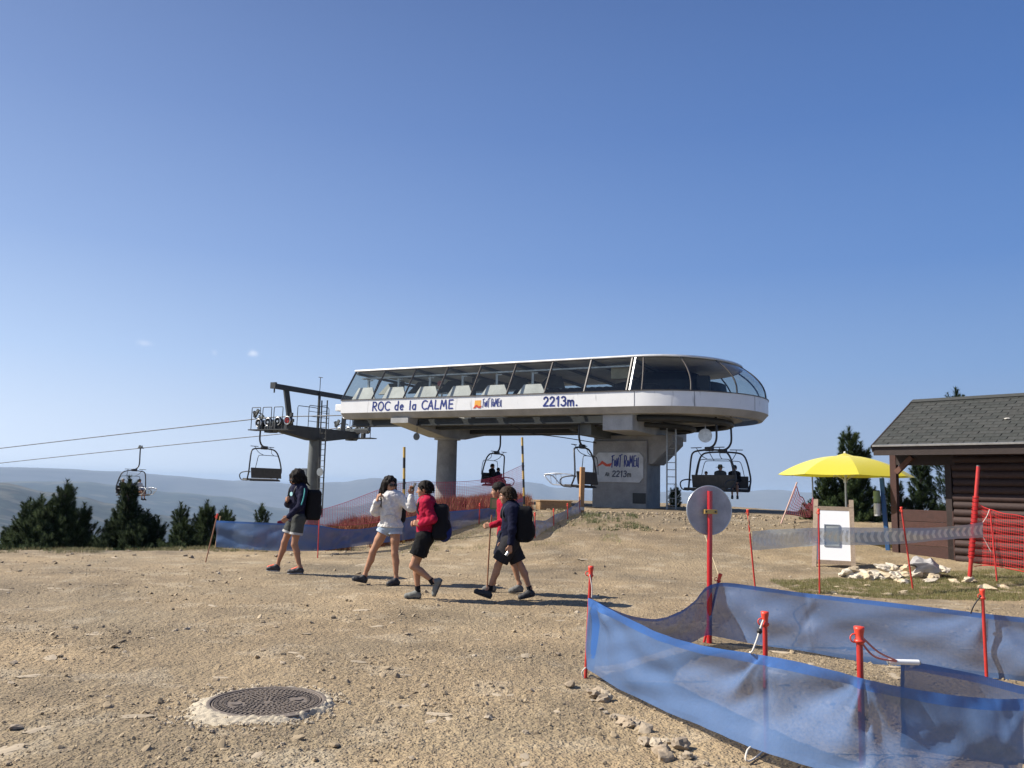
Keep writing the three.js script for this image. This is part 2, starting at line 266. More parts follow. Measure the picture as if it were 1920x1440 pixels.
// ---------------------------------------------------------------- the lift's own frame: x along the line towards the wheel, z towards the viewer
const LIFT = { pos: [0.318, 0, -37.04], turn: -28 * Math.PI / 180 };
const toWorld = (x, y, z) => { const c = Math.cos(LIFT.turn), s = Math.sin(LIFT.turn); return [LIFT.pos[0] + c * x + s * z, y, LIFT.pos[2] - s * x + c * z]; };
{
  const st = thing('lift_station', 'white chairlift top station with slanted windows and rounded glazed nose', 'lift station', LIFT.pos, LIFT.turn);
  const X1 = 6.9;
  // outline at one level: front straight, nose, back straight
  const ring = (x0, hw, a, n = 26) => { const p = []; for (let i = 0; i <= 12; i++) p.push([lerp(x0, X1, i / 12), hw]); for (let i = 1; i <= n; i++) { const f = i / n * Math.PI; p.push([X1 + a * Math.sin(f), hw * Math.cos(f)]); } for (let i = 1; i <= 12; i++) p.push([lerp(X1, x0, i / 12), -hw]); return p; };
  const loft = (levels, closed = true) => { // levels: [y, ring]
    const n = levels[0][1].length, m = closed ? n : n - 1;
    return toCreasedNormals(sheet(m, levels.length - 1, (u, v) => { const k = Math.round(v * (levels.length - 1)), i = Math.round(u * m) % n, [y, r] = levels[k]; return [r[i][0], y, r[i][1]]; }), 0.5);
  };
  mesh('lower_skirt', loft([[4.36, ring(-6.72, 3.62, 3.62)], [4.38, ring(-6.8, 3.78, 3.78)], [4.618, ring(-6.88, 3.985, 3.985)]]), M_grey, st);
  // white band in panels with narrow joints
  const bandPanel = (a, b) => { const r = ring(-6.88, 4, 4, 40), o = ring(-6.85, 3.96, 3.96, 40), i0 = Math.round(a), i1 = Math.round(b); const R = r.slice(i0, i1 + 1), Q = o.slice(i0, i1 + 1);
    const g = [sheet(R.length - 1, 1, (u, v) => { const p = R[Math.round(u * (R.length - 1))]; return [p[0], lerp(4.62, 5.18, v), p[1]]; }), sheet(R.length - 1, 1, (u, v) => { const p = v ? R[Math.round(u * (R.length - 1))] : Q[Math.round(u * (R.length - 1))]; return [p[0], 5.18, p[1]]; }), sheet(R.length - 1, 1, (u, v) => { const p = v ? R[Math.round(u * (R.length - 1))] : Q[Math.round(u * (R.length - 1))]; return [p[0], 4.62, p[1]]; }), sheet(R.length - 1, 1, (u, v) => { const p = Q[Math.round(u * (R.length - 1))]; return [p[0], lerp(4.62, 5.18, v), p[1]]; })];
    mesh('fascia_panel', g, M_band, st); };
  bandPanel(0, 12); bandPanel(12, 19); bandPanel(19, 28); bandPanel(28, 36); bandPanel(36, 46); bandPanel(46, 52); bandPanel(52, 64);
  mesh('end_panel', [bx(0.04, 0.56, 7.9, -6.87, 4.9, 0)], M_band, st);
  for (const k of [12, 19, 28, 36, 46, 52]) { const p = ring(-6.88, 4.004, 4.004, 40)[k]; mesh('panel_joint', bx(0.012, 0.55, 0.012, p[0], 4.9, p[1]), M_mull, st); }
  mesh('sill', loft([[5.182, ring(-6.88, 4.0, 4.0)], [5.182, ring(-6.9, 4.03, 4.03)], [5.215, ring(-6.9, 4.03, 4.03)], [5.225, ring(-6.86, 3.97, 3.97)]]), M_mull, st);
  // glazing
  const lvl = (t) => ({ y: 5.22 + 1.3 * t, hw: 3.98 - 0.38 * t, a: 3.98 - 1.0 * Math.pow(t, 2.1), x0: -6.86 + 0.45 * t });
  const onFront = (x, t, side = 1) => { const q = lvl(t); return [x, q.y, side * q.hw]; };
  const onNose = (f, t) => { const q = lvl(t); return [X1 + q.a * Math.sin(f), q.y, q.hw * Math.cos(f)]; };
  const rake = (x, t) => x + t * clamp(0.45 - (x + 6.88) * 0.026, 0.1, 0.45);
  const xs = Array.from({ length: 9 }, (_, i) => -6.86 + 1.6775 * i);
  const pane = (f0, f1, n, sub = 6) => mesh('window_pane', sheet(n, sub, (u, v) => { const a = f0(v), b = f1(v); return u === 0 ? a : u === 1 ? b : f1.between ? f1.between(u, v) : a.map((k, i) => lerp(k, b[i], u)); }), M_glass, st);
  for (const side of [1, -1]) for (let i = 0; i < 8; i++) {
    pane((t) => onFront(rake(xs[i] + 0.03, t), t, side), (t) => onFront(rake(xs[i + 1] - 0.03, t), t, side), 1, 1);
    mesh('window_mullion', beam(onFront(rake(xs[i], 0), 0, side), onFront(rake(xs[i], 1), 1, side), 0.055, 0.07), M_mull, st);
  }
  for (const side of [1, -1]) { const e = xs[8];
    for (const k of [0.03, 0.16]) mesh('window_mullion', beam(onFront(rake(e + k, 0), 0, side), onFront(rake(e + k, 1), 1, side), 0.05, 0.07), k > 0.1 ? M_alu : M_mull, st);
  }
  const fs = [0.07, 0.52, 1.0, 1.57, 2.14, 2.62, 3.07];
  for (const side of [1, -1]) { const f0 = side > 0 ? 0.07 : 3.07; const p = (t) => onFront(rake(xs[8] + 0.2, t), t, side), q = (t) => onNose(f0, t); pane(p, q, 1, 4); }
  for (let i = 0; i < 6; i++) {
    const p = (t) => onNose(fs[i] + 0.008, t), q = (t) => onNose(fs[i + 1] - 0.008, t); q.between = (u, t) => onNose(lerp(fs[i] + 0.008, fs[i + 1] - 0.008, u), t); pane(p, q, 6, 6);
  }
  for (const f of fs) mesh('window_mullion', tube([0, 0.25, 0.5, 0.75, 1].map((t) => onNose(f, t)), 0.032, 12, 5), M_mull, st);
  // left end glazing
  { const q0 = lvl(0), q1 = lvl(1); for (let i = 0; i < 4; i++) { const z0 = (k, q) => lerp(-q.hw, q.hw, k / 4); pane((t) => { const q = lvl(t); return [q.x0, q.y, z0(i, q) + 0.02]; }, (t) => { const q = lvl(t); return [q.x0, q.y, z0(i + 1, q) - 0.02]; }, 1, 1); if (i) mesh('window_mullion', beam([q0.x0, q0.y, z0(i, q0)], [q1.x0, q1.y, z0(i, q1)], 0.05, 0.05), M_mull, st); } }
  for (const s of [1, -1]) mesh('corner_trim', beam([-6.88, 5.2, 3.99 * s], [-6.43, 6.54, 3.6 * s], 0.06, 0.06), M_alu, st);
  // roof with a pale rolled edge
  const rr = (k, a) => ring(-6.45 + (3.62 - k) * 0.9, k, a);
  mesh('roof', [loft([[6.525, rr(3.56, 2.92)], [6.515, rr(3.62, 3.0)], [6.545, rr(3.66, 3.04)], [6.6, rr(3.64, 3.02)], [6.66, rr(3.2, 2.6)], [6.74, rr(2, 1.6)], [6.78, rr(0.05, 0.1)]])], M_white, st);
  mesh('ceiling', loft([[6.5, rr(3.5, 2.86)], [6.47, rr(2, 1.6)], [6.46, rr(0.05, 0.1)]]), M_white, st);
  for (let i = 0; i < 9; i++) mesh('roof_rib', [beam([rake(xs[i], 1), 6.44, 3.5], [rake(xs[i], 1), 6.4, -3.5], 0.14, 0.1)], M_steelG, st);
  mesh('cable_tray', [bx(13, 0.06, 0.18, 0, 6.28, 3.0), bx(13, 0.06, 0.18, 0, 6.28, -3.0)], M_alu, st);
  // machinery behind the glass: pale tyre-beam covers, drive tyres, hanging brackets
  const cover = (x, w, z, h, m) => mesh('machine_cover', prism([[-0.72, 0], [0.66, 0], [0.36, h], [-0.4, h]], 0.05, 0, 0.006).rotateX(-0.25).translate(x, 5.14, z), m, st);
  for (let i = 0; i < 6; i++) { cover(xs[i] + 0.95, 0.98, 3.62, 0.66 - 0.03 * i, M_white); mesh('hanging_bracket', [bx(0.1, 0.55, 0.06, xs[i] + 0.62, 5.98, 2.9), bx(0.3, 0.05, 0.05, xs[i] + 0.7, 6.2, 2.9)], M_alu, st); mesh('baffle_plate', prism([[-0.75, 0], [0.55, 0], [0.25, 0.62], [-0.4, 0.62]], 0.04, 0).rotateX(-0.5).translate(xs[i] + 0.9, 5.72, 1.5), M_steelG, st); }
  for (let i = 0; i < 20; i++) { const x = 1.5 + i * 0.3, z = 2.95; if (x > 6.8) break; mesh('drive_tyre', [disc(0.21, 0.1, x, 5.32, z, 'z', 18), disc(0.1, 0.13, x, 5.32, z, 'z', 12)], M_tyre, st); }
  for (let i = 0; i < 14; i++) { const f = 0.15 + i * 0.21; mesh('drive_tyre', [disc(0.21, 0.1, 0, 5.35, 0, 'z', 18)].map((g) => g.translate(0, -5.35, 0).rotateY(f).translate(6.3 + 2.9 * Math.sin(f), 5.35, 2.9 * Math.cos(f))), M_tyre, st); }
  mesh('gear_housing', [bx(1.5, 0.7, 1.2, 7.9, 5.5, 0.4, 0, 0.4, 0, 0.08), bx(0.5, 1.0, 0.5, 8.8, 5.5, 1.4, 0, 0.2, 0, 0.04), bx(0.9, 0.5, 0.7, 6.7, 5.45, 1.8, 0, 0, 0, 0.05)], M_steel, st);
  mesh('drive_hood', [new THREE.CylinderGeometry(2.3, 2.5, 1.15, 48).translate(6.9, 5.3, -0.3), new THREE.CylinderGeometry(1.2, 1.4, 0.5, 32).translate(6.9, 6.1, -0.3)], M_steel, st);
  mesh('control_cabinet', bx(0.75, 0.55, 0.3, 5.9, 6.1, 2.7, 0, 0, 0, 0.02), worn(0.52, 0.47, 0.30, 0.5), st);
  mesh('warning_disc', disc(0.12, 0.03, -2.25, 5.9, 3.1, 'z', 24), worn(0.5, 0.13, 0.09, 0.5), st);
  mesh('inner_floor', [bx(4.6, 0.05, 5.6, -4.4, 4.52, 0), bx(6.3, 0.05, 5.6, 3.6, 4.52, 0)], M_steelG, st);
  for (const x of [-6, -2, 2, 6.2]) mesh('inner_post', bx(0.14, 1.9, 0.14, x, 5.5, 0.6), M_steelG, st);
  // beneath: rope rails, cross beams, pillar, column, bullwheel
  mesh('rope_rail', [bx(13.2, 0.24, 0.3, -0.2, 4.24, 3.05), bx(13.2, 0.05, 0.5, -0.2, 4.1, 3.05)], M_steel, st);
  mesh('rope_rail', [bx(13.2, 0.24, 0.3, -0.2, 4.24, -3.05), bx(13.2, 0.05, 0.5, -0.2, 4.1, -3.05)], M_steel, st);
  mesh('nose_rail', [new THREE.TorusGeometry(3.05, 0.13, 8, 40, Math.PI).rotateX(Math.PI / 2).rotateY(Math.PI / 2).translate(6.4, 4.26, 0)], M_steel, st);
  mesh('soffit_plate', [new THREE.CircleGeometry(3.3, 40, -Math.PI / 2, Math.PI).rotateX(Math.PI / 2).translate(6.6, 4.42, 0), bx(3.2, 0.04, 5.4, 5.2, 4.43, 0)], M_grey, st);
  const tb = prism([[-3.9, 4.36], [3.4, 4.36], [3.4, 4.16], [0.9, 3.74], [-0.9, 3.74], [-3.9, 4.16]], 0.9, -0.45, 0.01).rotateY(Math.PI / 2).translate(-3.72, 0, 0);
  mesh('column_head', tb, M_grey, st);
  mesh('column_flange', disc(0.62, 0.08, -3.72, 3.7, 0), M_grey, st);
  mesh('round_column', new THREE.CylinderGeometry(0.46, 0.5, 4.2, 40).translate(-3.72, 1.58, 0), M_concrete, st);
  mesh('main_girder', [bx(9.4, 0.34, 0.5, 0.7, 4.2, 1.5), bx(9.4, 0.34, 0.5, 0.7, 4.2, -1.5)], M_steel, st);
  mesh('end_girder', [beam([4.5, 3.86, 2.9], [4.5, 3.86, -3.3], 0.5, 0.46)], M_steelG, st);
  mesh('bullwheel', [new THREE.TorusGeometry(2.55, 0.1, 8, 60).rotateX(Math.PI / 2).translate(5.4, 4.08, 0), ...Array.from({ length: 8 }, (_, i) => { const a = i * Math.PI / 4 + 0.2; return beam([5.4, 4.12, 0], [5.4 + 2.5 * Math.cos(a), 4.08, 2.5 * Math.sin(a)], 0.16, 0.14); }), disc(0.4, 0.3, 5.4, 4.1, 0)], M_steel, st);
  const py = 0.5;
  mesh('concrete_pillar', [bx(2.35, 3.3, 1.8, 5.18, py + 1.4, 0, 0, 0, 0, 0.04)], M_concrete, st);
  mesh('pillar_head', prism([[4.02, 3.3], [4.02, 3.75], [7.35, 3.75], [7.35, 3.42], [6.55, 2.62], [6.38, 2.62], [6.38, 3.3]], 1.5, -0.75, 0.02), M_concrete, st);
  mesh('head_beam', [bx(1.2, 0.6, 7.2, 6.1, 4.06, 0, 0, 0, 0, 0.02), prism([[-1.5, 3.75], [1.5, 3.75], [2.6, 4.0], [-2.6, 4.0]], 1.16, -0.58).rotateY(Math.PI / 2).translate(6.1, 0, 0)], M_grey, st);
  mesh('side_plate', bx(0.55, 0.42, 0.02, 6.05, 1.22, 0.912), M_steel, st);
  // lettering on the front band
  const onBand = (x, y) => new THREE.Matrix4().makeTranslation(x, y, 4.006);
  letters('ROC de la CALME', 0.37, 0.06, st, onBand(-5.12, 4.70), M_blueText, 'letter', 0.04, 1.02, 0.16);
  letters('2213m.', 0.36, 0.066, st, onBand(3.17, 4.70), M_blueText, 'letter', 0.02, 0.98, 0.12);
  const dab = (pts, m, z, x, y, s) => mesh('logo_patch', prism(pts.map(([a, b]) => [x + a * s, y + b * s]), 0.005, z), m, st);
  const M_or = mat(0.85, 0.42, 0.06, 0.5), M_rd = mat(0.62, 0.07, 0.025, 0.5);
  dab([[0.1, 0.25], [0.16, 1], [1.02, 1], [1.0, 0.3]], M_or, 4.003, 0.02, 4.68, 0.33);
  dab([[-0.1, 0.02], [0.3, 0.42], [0.5, 0.46], [0.72, 0.24], [1.15, 0.34], [0.95, 0.02], [0.6, 0.06], [0.4, 0.2], [0.2, 0.04]], M_rd, 4.009, 0.02, 4.68, 0.33);
  letters('FoNT RoMEU', 0.32, 0.024, st, onBand(0.44, 4.74), M_blueText, 'letter', 0.03, 0.43, 0.03);
  // name board on the pillar
  const sb = mesh('name_board', prism([[-1.05, 0.42], [-0.88, 0.6], [0.88, 0.6], [1.05, 0.42], [1.05, -0.42], [0.88, -0.6], [-0.88, -0.6], [-1.05, -0.42]], 0.04, 0, 0.004).translate(5.17, 2.45, 0.905), worn(0.6, 0.61, 0.6, 0.5, { bump: 0.0004, k: 0.4 }), st);
  const onSign = (x, y) => new THREE.Matrix4().makeTranslation(5.17 + x, 2.45 + y, 0.955);
  letters('FoNT RoMEU', 0.44, 0.042, sb, onSign(-0.3, 0.04), M_blueText, 'letter', 0.03, 0.39, 0.045);
  letters('Alt', 0.15, 0.025, sb, onSign(-0.58, -0.36), M_steel, 'letter', 0.04, 0.8, 0.08);
  letters('2213', 0.24, 0.045, sb, onSign(-0.28, -0.38), mat(0.06, 0.07, 0.11, 0.5), 'letter', 0.12, 0.95, 0.1);
  letters('m', 0.24, 0.032, sb, onSign(0.38, -0.38), M_steel, 'letter', 0.05, 0.8, 0.1);
  mesh('logo_patch', prism([[-0.98, -0.02], [-0.82, 0.12], [-0.72, 0.24], [-0.5, 0.1], [-0.3, 0.14], [-0.24, 0.22], [-0.36, 0.0], [-0.55, 0.0], [-0.7, 0.1], [-0.85, 0.02]], 0.006, 0).translate(5.17, 2.48, 0.952), M_rd, sb);
  // ladder, mirror disc, dark disc, round blue sign, cables
  const lad = (x, z, y0, y1, w, name) => { const p = mesh(name, [beam([x - w / 2, y0, z], [x - w / 2, y1, z], 0.05, 0.05), beam([x + w / 2, y0, z], [x + w / 2, y1, z], 0.05, 0.05)], M_galv, st); for (let y = y0 + 0.2; y < y1; y += 0.28) mesh('rung', bar([x - w / 2, y, z], [x + w / 2, y, z], 0.017, 6), M_galv, p); return p; };
  lad(7.4, 1.0, 0.78, 4.2, 0.36, 'ladder');
  mesh('mirror_disc', [disc(0.27, 0.03, 8.75, 3.72, 1.0, 'z', 32), bar([8.75, 3.9, 0.97], [8.75, 4.45, 0.97], 0.02, 6)], M_alu, st);
  mesh('dark_disc', [disc(0.16, 0.03, -3.42, 3.62, 3.0, 'z', 28), bar([-3.42, 3.75, 2.98], [-3.42, 4.2, 2.98], 0.015, 6)], M_steelG, st);
  const ps = mesh('round_plate', disc(0.2, 0.03, 5.5, 4.14, 2.2, 'z', 28), mat(0.012, 0.02, 0.07, 0.4), st);
  mesh('plate_mark', [bx(0.03, 0.22, 0.006, 5.44, 4.14, 2.219), bx(0.03, 0.1, 0.006, 5.54, 4.1, 2.219), bx(0.1, 0.03, 0.006, 5.49, 4.2, 2.219), bx(0.08, 0.03, 0.006, 5.53, 4.06, 2.219)], M_alu, ps);
  mesh('power_cable', [tube([[1.2, 4.1, 3.1], [2.2, 3.72, 3.0], [3.2, 3.6, 2.4], [4.2, 3.45, 1.0]], 0.018, 20, 5)], M_tyre, st);
  mesh('sheave', [-6.2, -5.65].map((x) => [disc(0.2, 0.1, x - 0.9, 4.62, 3.35, 'z', 24), new THREE.TorusGeometry(0.18, 0.035, 6, 24).translate(x - 0.9, 4.62, 3.41)]), M_alu, st);
  mesh('entry_cover', [bx(0.9, 0.3, 0.7, -7.3, 4.95, 3.0, 0, 0, 0, 0.02)], M_band, st);
  mesh('far_side_rail', [bx(1.9, 0.12, 0.5, -5.4, 4.1, -3.0), bx(1.9, 0.25, 0.04, -5.4, 4.35, -3.2)], M_alu, st);
}
// ---------------------------------------------------------------- line tower
const TX = -11.75;
{
  const t = thing('lift_tower', 'grey round steel lift tower with cross arm, sheaves and ladder', 'lift tower', LIFT.pos, LIFT.turn);
  mesh('column', new THREE.CylinderGeometry(0.31, 0.4, 5.2, 32).translate(TX, 1.15, 0), M_steelG, t);
  mesh('column_collar', [disc(0.42, 0.06, TX, 3.72, 0), disc(0.38, 0.06, TX, 3.8, 0)], M_steel, t);
  mesh('cross_arm', prism([[-3.2, 4.3], [3.2, 4.3], [3.2, 4.02], [0.5, 3.66], [-0.5, 3.66], [-3.2, 4.02]], 0.5, -0.25, 0.01).rotateY(Math.PI / 2).translate(TX, 0, 0), M_steel, t);
  for (const s of [1, -1]) {
    const z = 3.05 * s, as = mesh('sheave_beam', [beam([TX - 1.15, 4.4, z - 0.13 * s], [TX + 1.15, 4.44, z - 0.13 * s], 0.06, 0.16), bx(0.4, 0.5, 0.3, TX, 4.15, z), beam([TX - 1.3, 4.62, z], [TX - 1.05, 5.0, z], 0.1, 0.14)], M_steelG, t);
    for (let i = 0; i < 4; i++) { const x = TX - 0.95 + i * 0.62, y = 4.43 - (s > 0 ? 0.03 * (3 - i) : 0.02 * (3 - i)); mesh('sheave', [disc(0.215, 0.09, x, y, z + 0.0, 'z', 24)], M_tyre, as); mesh('sheave_rim', [new THREE.TorusGeometry(0.185, 0.032, 6, 28).translate(x, y, z + 0.06), new THREE.TorusGeometry(0.185, 0.032, 6, 28).translate(x, y, z - 0.06), disc(0.06, 0.16, x, y, z, 'z', 12)], M_alu, as); if (s > 0 && i === 3) mesh('red_hub', disc(0.12, 0.03, x, y, z + 0.07, 'z', 20), M_red, as); }
    mesh('sheave_plate', [bx(0.9, 0.2, 0.05, TX - 0.6, 4.3, z - 0.14 * s, 0, 0, 0.04), bx(0.9, 0.2, 0.05, TX + 0.6, 4.34, z - 0.14 * s, 0, 0, -0.02), bx(0.5, 0.3, 0.42, TX - 0.15, 4.0, z, 0, 0, 0, 0.02), bx(0.2, 0.28, 0.2, TX + 0.75, 4.1, z - 0.1 * s, 0, 0, 0, 0.02), bx(0.22, 0.2, 0.3, TX - 0.8, 4.1, z)], M_steel, t);
    mesh('detection_arm', [tube([[TX - 1.25, 4.7, z + 0.1 * s], [TX - 1.0, 4.85, z + 0.2 * s], [TX - 0.6, 4.75, z + 0.22 * s]], 0.03, 12, 6), bx(0.12, 0.3, 0.12, TX - 1.28, 4.78, z, 0, 0, 0.4), bx(0.14, 0.16, 0.1, TX + 1.1, 4.72, z)], M_steel, t);
    const cw = mesh('catwalk', [bx(2.6, 0.05, 0.55, TX, 3.98, z + 0.1 * s)], M_steel, t);
    for (let i = 0; i < 3; i++) { const x = TX - 0.85 + i * 0.72; mesh('guard_rail', tube([[x - 0.28, 4.0, z + 0.35 * s], [x - 0.28, 5.0, z + 0.35 * s], [x - 0.26, 5.06, z + 0.35 * s], [x + 0.26, 5.06, z + 0.35 * s], [x + 0.28, 5.0, z + 0.35 * s], [x + 0.28, 4.0, z + 0.35 * s]], 0.02, 40, 5, false, 0.1), M_steel, cw); }
    mesh('gantry_leg', beam([TX + 0.1, 4.25, 2.0 * s], [TX - 0.05, 6.05, 2.3 * s], 0.2, 0.24), M_steel, t);
  }
  mesh('gantry_beam', [beam([TX, 6.12, 3.2], [TX, 6.12, -3.2], 0.2, 0.24), bx(0.32, 0.3, 0.12, TX, 6.14, 3.22), bx(0.05, 0.2, 0.05, TX - 0.05, 5.9, 3.1)], M_steel, t);
  mesh('antenna', [bar([TX + 0.1, 6.2, 0], [TX + 0.1, 6.95, 0], 0.018, 6), bar([TX - 0.02, 6.97, 0], [TX + 0.24, 6.93, 0], 0.02, 6)], M_steel, t);
  mesh('mast', [beam([TX + 0.1, 4.2, 0], [TX + 0.1, 6.2, 0], 0.1, 0.1)], M_steel, t);
  const lx = TX + 0.72, ld = mesh('ladder', [-1, 1].map((s) => beam([lx + 0.05 + 0.18 * s, -0.2, 0.3], [lx + 0.18 * s, 5.7, 0.3], 0.05, 0.05)), M_steel, t);
  for (let y = 0.1; y < 5.6; y += 0.28) mesh('rung', bar([lx - 0.17, y, 0.3], [lx + 0.21, y, 0.3], 0.016, 6), M_steel, ld);
  for (const [x0, x1] of [[0.25, 0.25], [-0.5, -0.5]]) mesh('top_rail', tube([[TX + x0, 4.3, 0.9], [TX + x0, 5.35, 0.9], [TX + x0, 5.4, 0.85], [TX + x1, 5.4, -0.6], [TX + x1, 4.3, -0.65]], 0.02, 36, 5, false, 0.1), M_steel, t);
  mesh('top_rail', [4.6, 4.85, 5.1].map((y) => bar([TX + 0.25, y, 0.9], [TX + 0.25, y, -0.65], 0.015, 5)), M_steel, t);
  mesh('junction_box', bx(0.3, 0.45, 0.14, TX - 0.45, 2.0, 0.2, 0, 0.3), M_galv, t);
  mesh('round_plate', disc(0.2, 0.03, lx + 0.05, 2.05, 0.42, 'z', 24), M_galv, t);
}
// haul ropes
function ropeY(x) { const k = TX - x; return k < 0 ? 4.62 : 4.62 - 0.067 * k - 0.00012 * k * k; }
for (const [s, lab] of [[1, 'upper grey steel haul rope leaving the tower with an empty chair'], [-1, 'lower grey steel haul rope carrying a chair of riders past the pines']]) {
  const pts = []; for (let x = 6; x > -95; x -= 1.5) pts.push(toWorld(x, ropeY(x), 3.05 * s));
  tag(mesh('haul_rope', tube(pts, 0.024, 160, 6), M_rope), lab, 'rope', 'haul ropes of the lift');
}
// ---------------------------------------------------------------- lift chairs: origin on the rope, x forward, z to the rider's right
const M_chair = worn(0.035, 0.037, 0.042, 0.45, { bump: 0.0008, k: 1.5 });
const M_seat = worn(0.085, 0.078, 0.068, 0.7, { bump: 0.003, k: 1.5 });
const M_rack = worn(0.66, 0.67, 0.68, 0.32, { bump: 0.0005, k: 1.5, metalness: 0.5 });
function liftChair(x, z, hx, hz, label, rack) {
  const w = toWorld(x, ropeY(x), z), c = Math.cos(LIFT.turn), s = Math.sin(LIFT.turn), wx = c * hx + s * hz, wz = -s * hx + c * hz;
  const o = thing('lift_chair', label, 'lift chair', w, Math.atan2(-wz, wx), 'four seat lift chairs on the line'), J = 0.34;
  mesh('grip', [bx(0.34, 0.09, 0.12, 0, 0.05, 0.03, 0, 0, 0, 0.02), bx(0.12, 0.16, 0.1, -0.02, 0.1, 0.06, 0, 0, 0.5, 0.02), bar([-0.28, 0.0, 0], [0.28, 0.0, 0], 0.032, 8), disc(0.05, 0.05, 0.16, 0.12, 0.05, 'z', 12)], M_steelG, o);
  mesh('hanger', tube([[0, 0.02, 0.02], [0, -0.3, 0.02], [0, -0.95, 0.0], [0, -1.2, 0.07], [0, -1.33, 0.2], [0, -1.38, J]], 0.042, 40, 10), M_chair, o);
  mesh('suspension_block', [bx(0.16, 0.17, 0.36, 0, -1.42, J, 0, 0, 0, 0.03), disc(0.06, 0.2, 0, -1.42, J, 'x', 14)], M_chair, o);
  const W = 1.08;
  mesh('bail_frame', tube([[0.02, -2.98, J - W + 0.1], [-0.16, -2.62, J - W], [-0.14, -2.2, J - W + 0.05], [-0.06, -1.75, J - W + 0.17], [0, -1.56, J - W + 0.3], [0, -1.49, J - W + 0.5], [0, -1.46, J - 0.2], [0, -1.46, J + 0.2], [0, -1.49, J + W - 0.5], [0, -1.56, J + W - 0.3], [-0.06, -1.75, J + W - 0.17], [-0.14, -2.2, J + W - 0.05], [-0.16, -2.62, J + W], [0.02, -2.98, J + W - 0.1]], 0.035, 90, 8), M_chair, o);
  mesh('backrest', [bx(0.05, 0.5, 2.0, -0.24, -2.66, J, 0, 0, -0.14, 0.02)], M_seat, o);
  mesh('seat', [bx(0.5, 0.07, 2.0, 0.06, -2.97, J, 0, 0, 0.08, 0.025)], M_seat, o);
  mesh('seat_beam', [bar([0.28, -3.0, J - 1.02], [0.28, -3.0, J + 1.02], 0.03), bar([-0.2, -3.02, J - 1.0], [-0.2, -3.02, J + 1.0], 0.03)], M_chair, o);
  for (const q of [-1, 1]) mesh('armrest', tube([[-0.2, -2.62, J + q * 1.02], [0.0, -2.6, J + q * 1.05], [0.34, -2.66, J + q * 1.05], [0.46, -2.8, J + q * 1.04], [0.36, -2.98, J + q * 1.02], [0.0, -3.02, J + q * 1.0]], 0.026, 30, 6), M_chair, o);
  const rb = mesh('restraint_bar', tube([[-0.34, -2.5, J - 0.86], [-0.36, -2.1, J - 0.78], [-0.34, -1.82, J - 0.66], [-0.34, -1.8, J], [-0.34, -1.82, J + 0.66], [-0.36, -2.1, J + 0.78], [-0.34, -2.5, J + 0.86]], 0.016, 50, 6, false, 0.25), M_chair, o);
  for (const q of [-1, 1]) { mesh('bar_strut', tube([[-0.34, -1.8, J + q * 0.34], [-0.1, -1.68, J + q * 0.42], [0.02, -1.5, J + q * 0.52]], 0.015, 12, 5), M_chair, rb); mesh('foot_rest', [bar([0.12, -1.37, J + q * 0.28], [0.12, -1.37, J + q * 0.78], 0.017, 6), bar([0.0, -1.5, J + q * 0.52], [0.12, -1.37, J + q * 0.53], 0.014, 5)], M_chair, rb); }
  if (rack) mesh('bike_rack', [tube([[0.35, -2.95, J - 0.75], [0.9, -2.93, J - 0.8], [1.25, -2.6, J - 0.8], [1.28, -2.56, J - 0.4], [1.25, -2.6, J + 0.0], [0.9, -2.93, J + 0.0], [0.35, -2.95, J - 0.05]], 0.022, 50, 6, false, 0.2), tube([[0.1, -2.55, J - 0.8], [0.7, -2.5, J - 0.82], [1.25, -2.55, J - 0.8]], 0.018, 14, 6), tube([[0.1, -2.6, J - 0.1], [0.7, -2.5, J - 0.02], [1.25, -2.55, J]], 0.018, 14, 6), ...[0.5, 0.72, 0.95].map((k) => bar([k, -2.93, J - 0.78], [k + 0.05, -2.52, J - 0.8], 0.012, 5)), ...[0.5, 0.8].map((k) => bar([k, -2.93, J - 0.78], [k, -2.93, J - 0.02], 0.014, 5))], M_rack, o);
  return o;
}
const noseChair = (deg) => { const f = deg * Math.PI / 180; return [6.4 + 3.05 * Math.sin(f), 3.05 * Math.cos(f), -Math.cos(f), Math.sin(f)]; };
liftChair(-12.6, 3.05, -1, 0, 'empty lift chair hanging just outside the tower on the upper rope');
liftChair(4.3, 3.05, -1, 0, 'empty lift chair with pale bike rack in front of the name board', true);
const CH3 = liftChair(-2.55, -3.05, 1, 0, 'lift chair with riders seen through the red safety net');
const CH4 = liftChair(-29.0, -3.05, 1, 0, 'lift chair with riders and bike rack floating before the pine tops', true);
liftChair(...noseChair(68), 'lift chair turning under the glazed nose behind the round sign');
const CH6 = liftChair(...noseChair(104), 'lift chair with three riders under the glazed nose, farther of the pair');
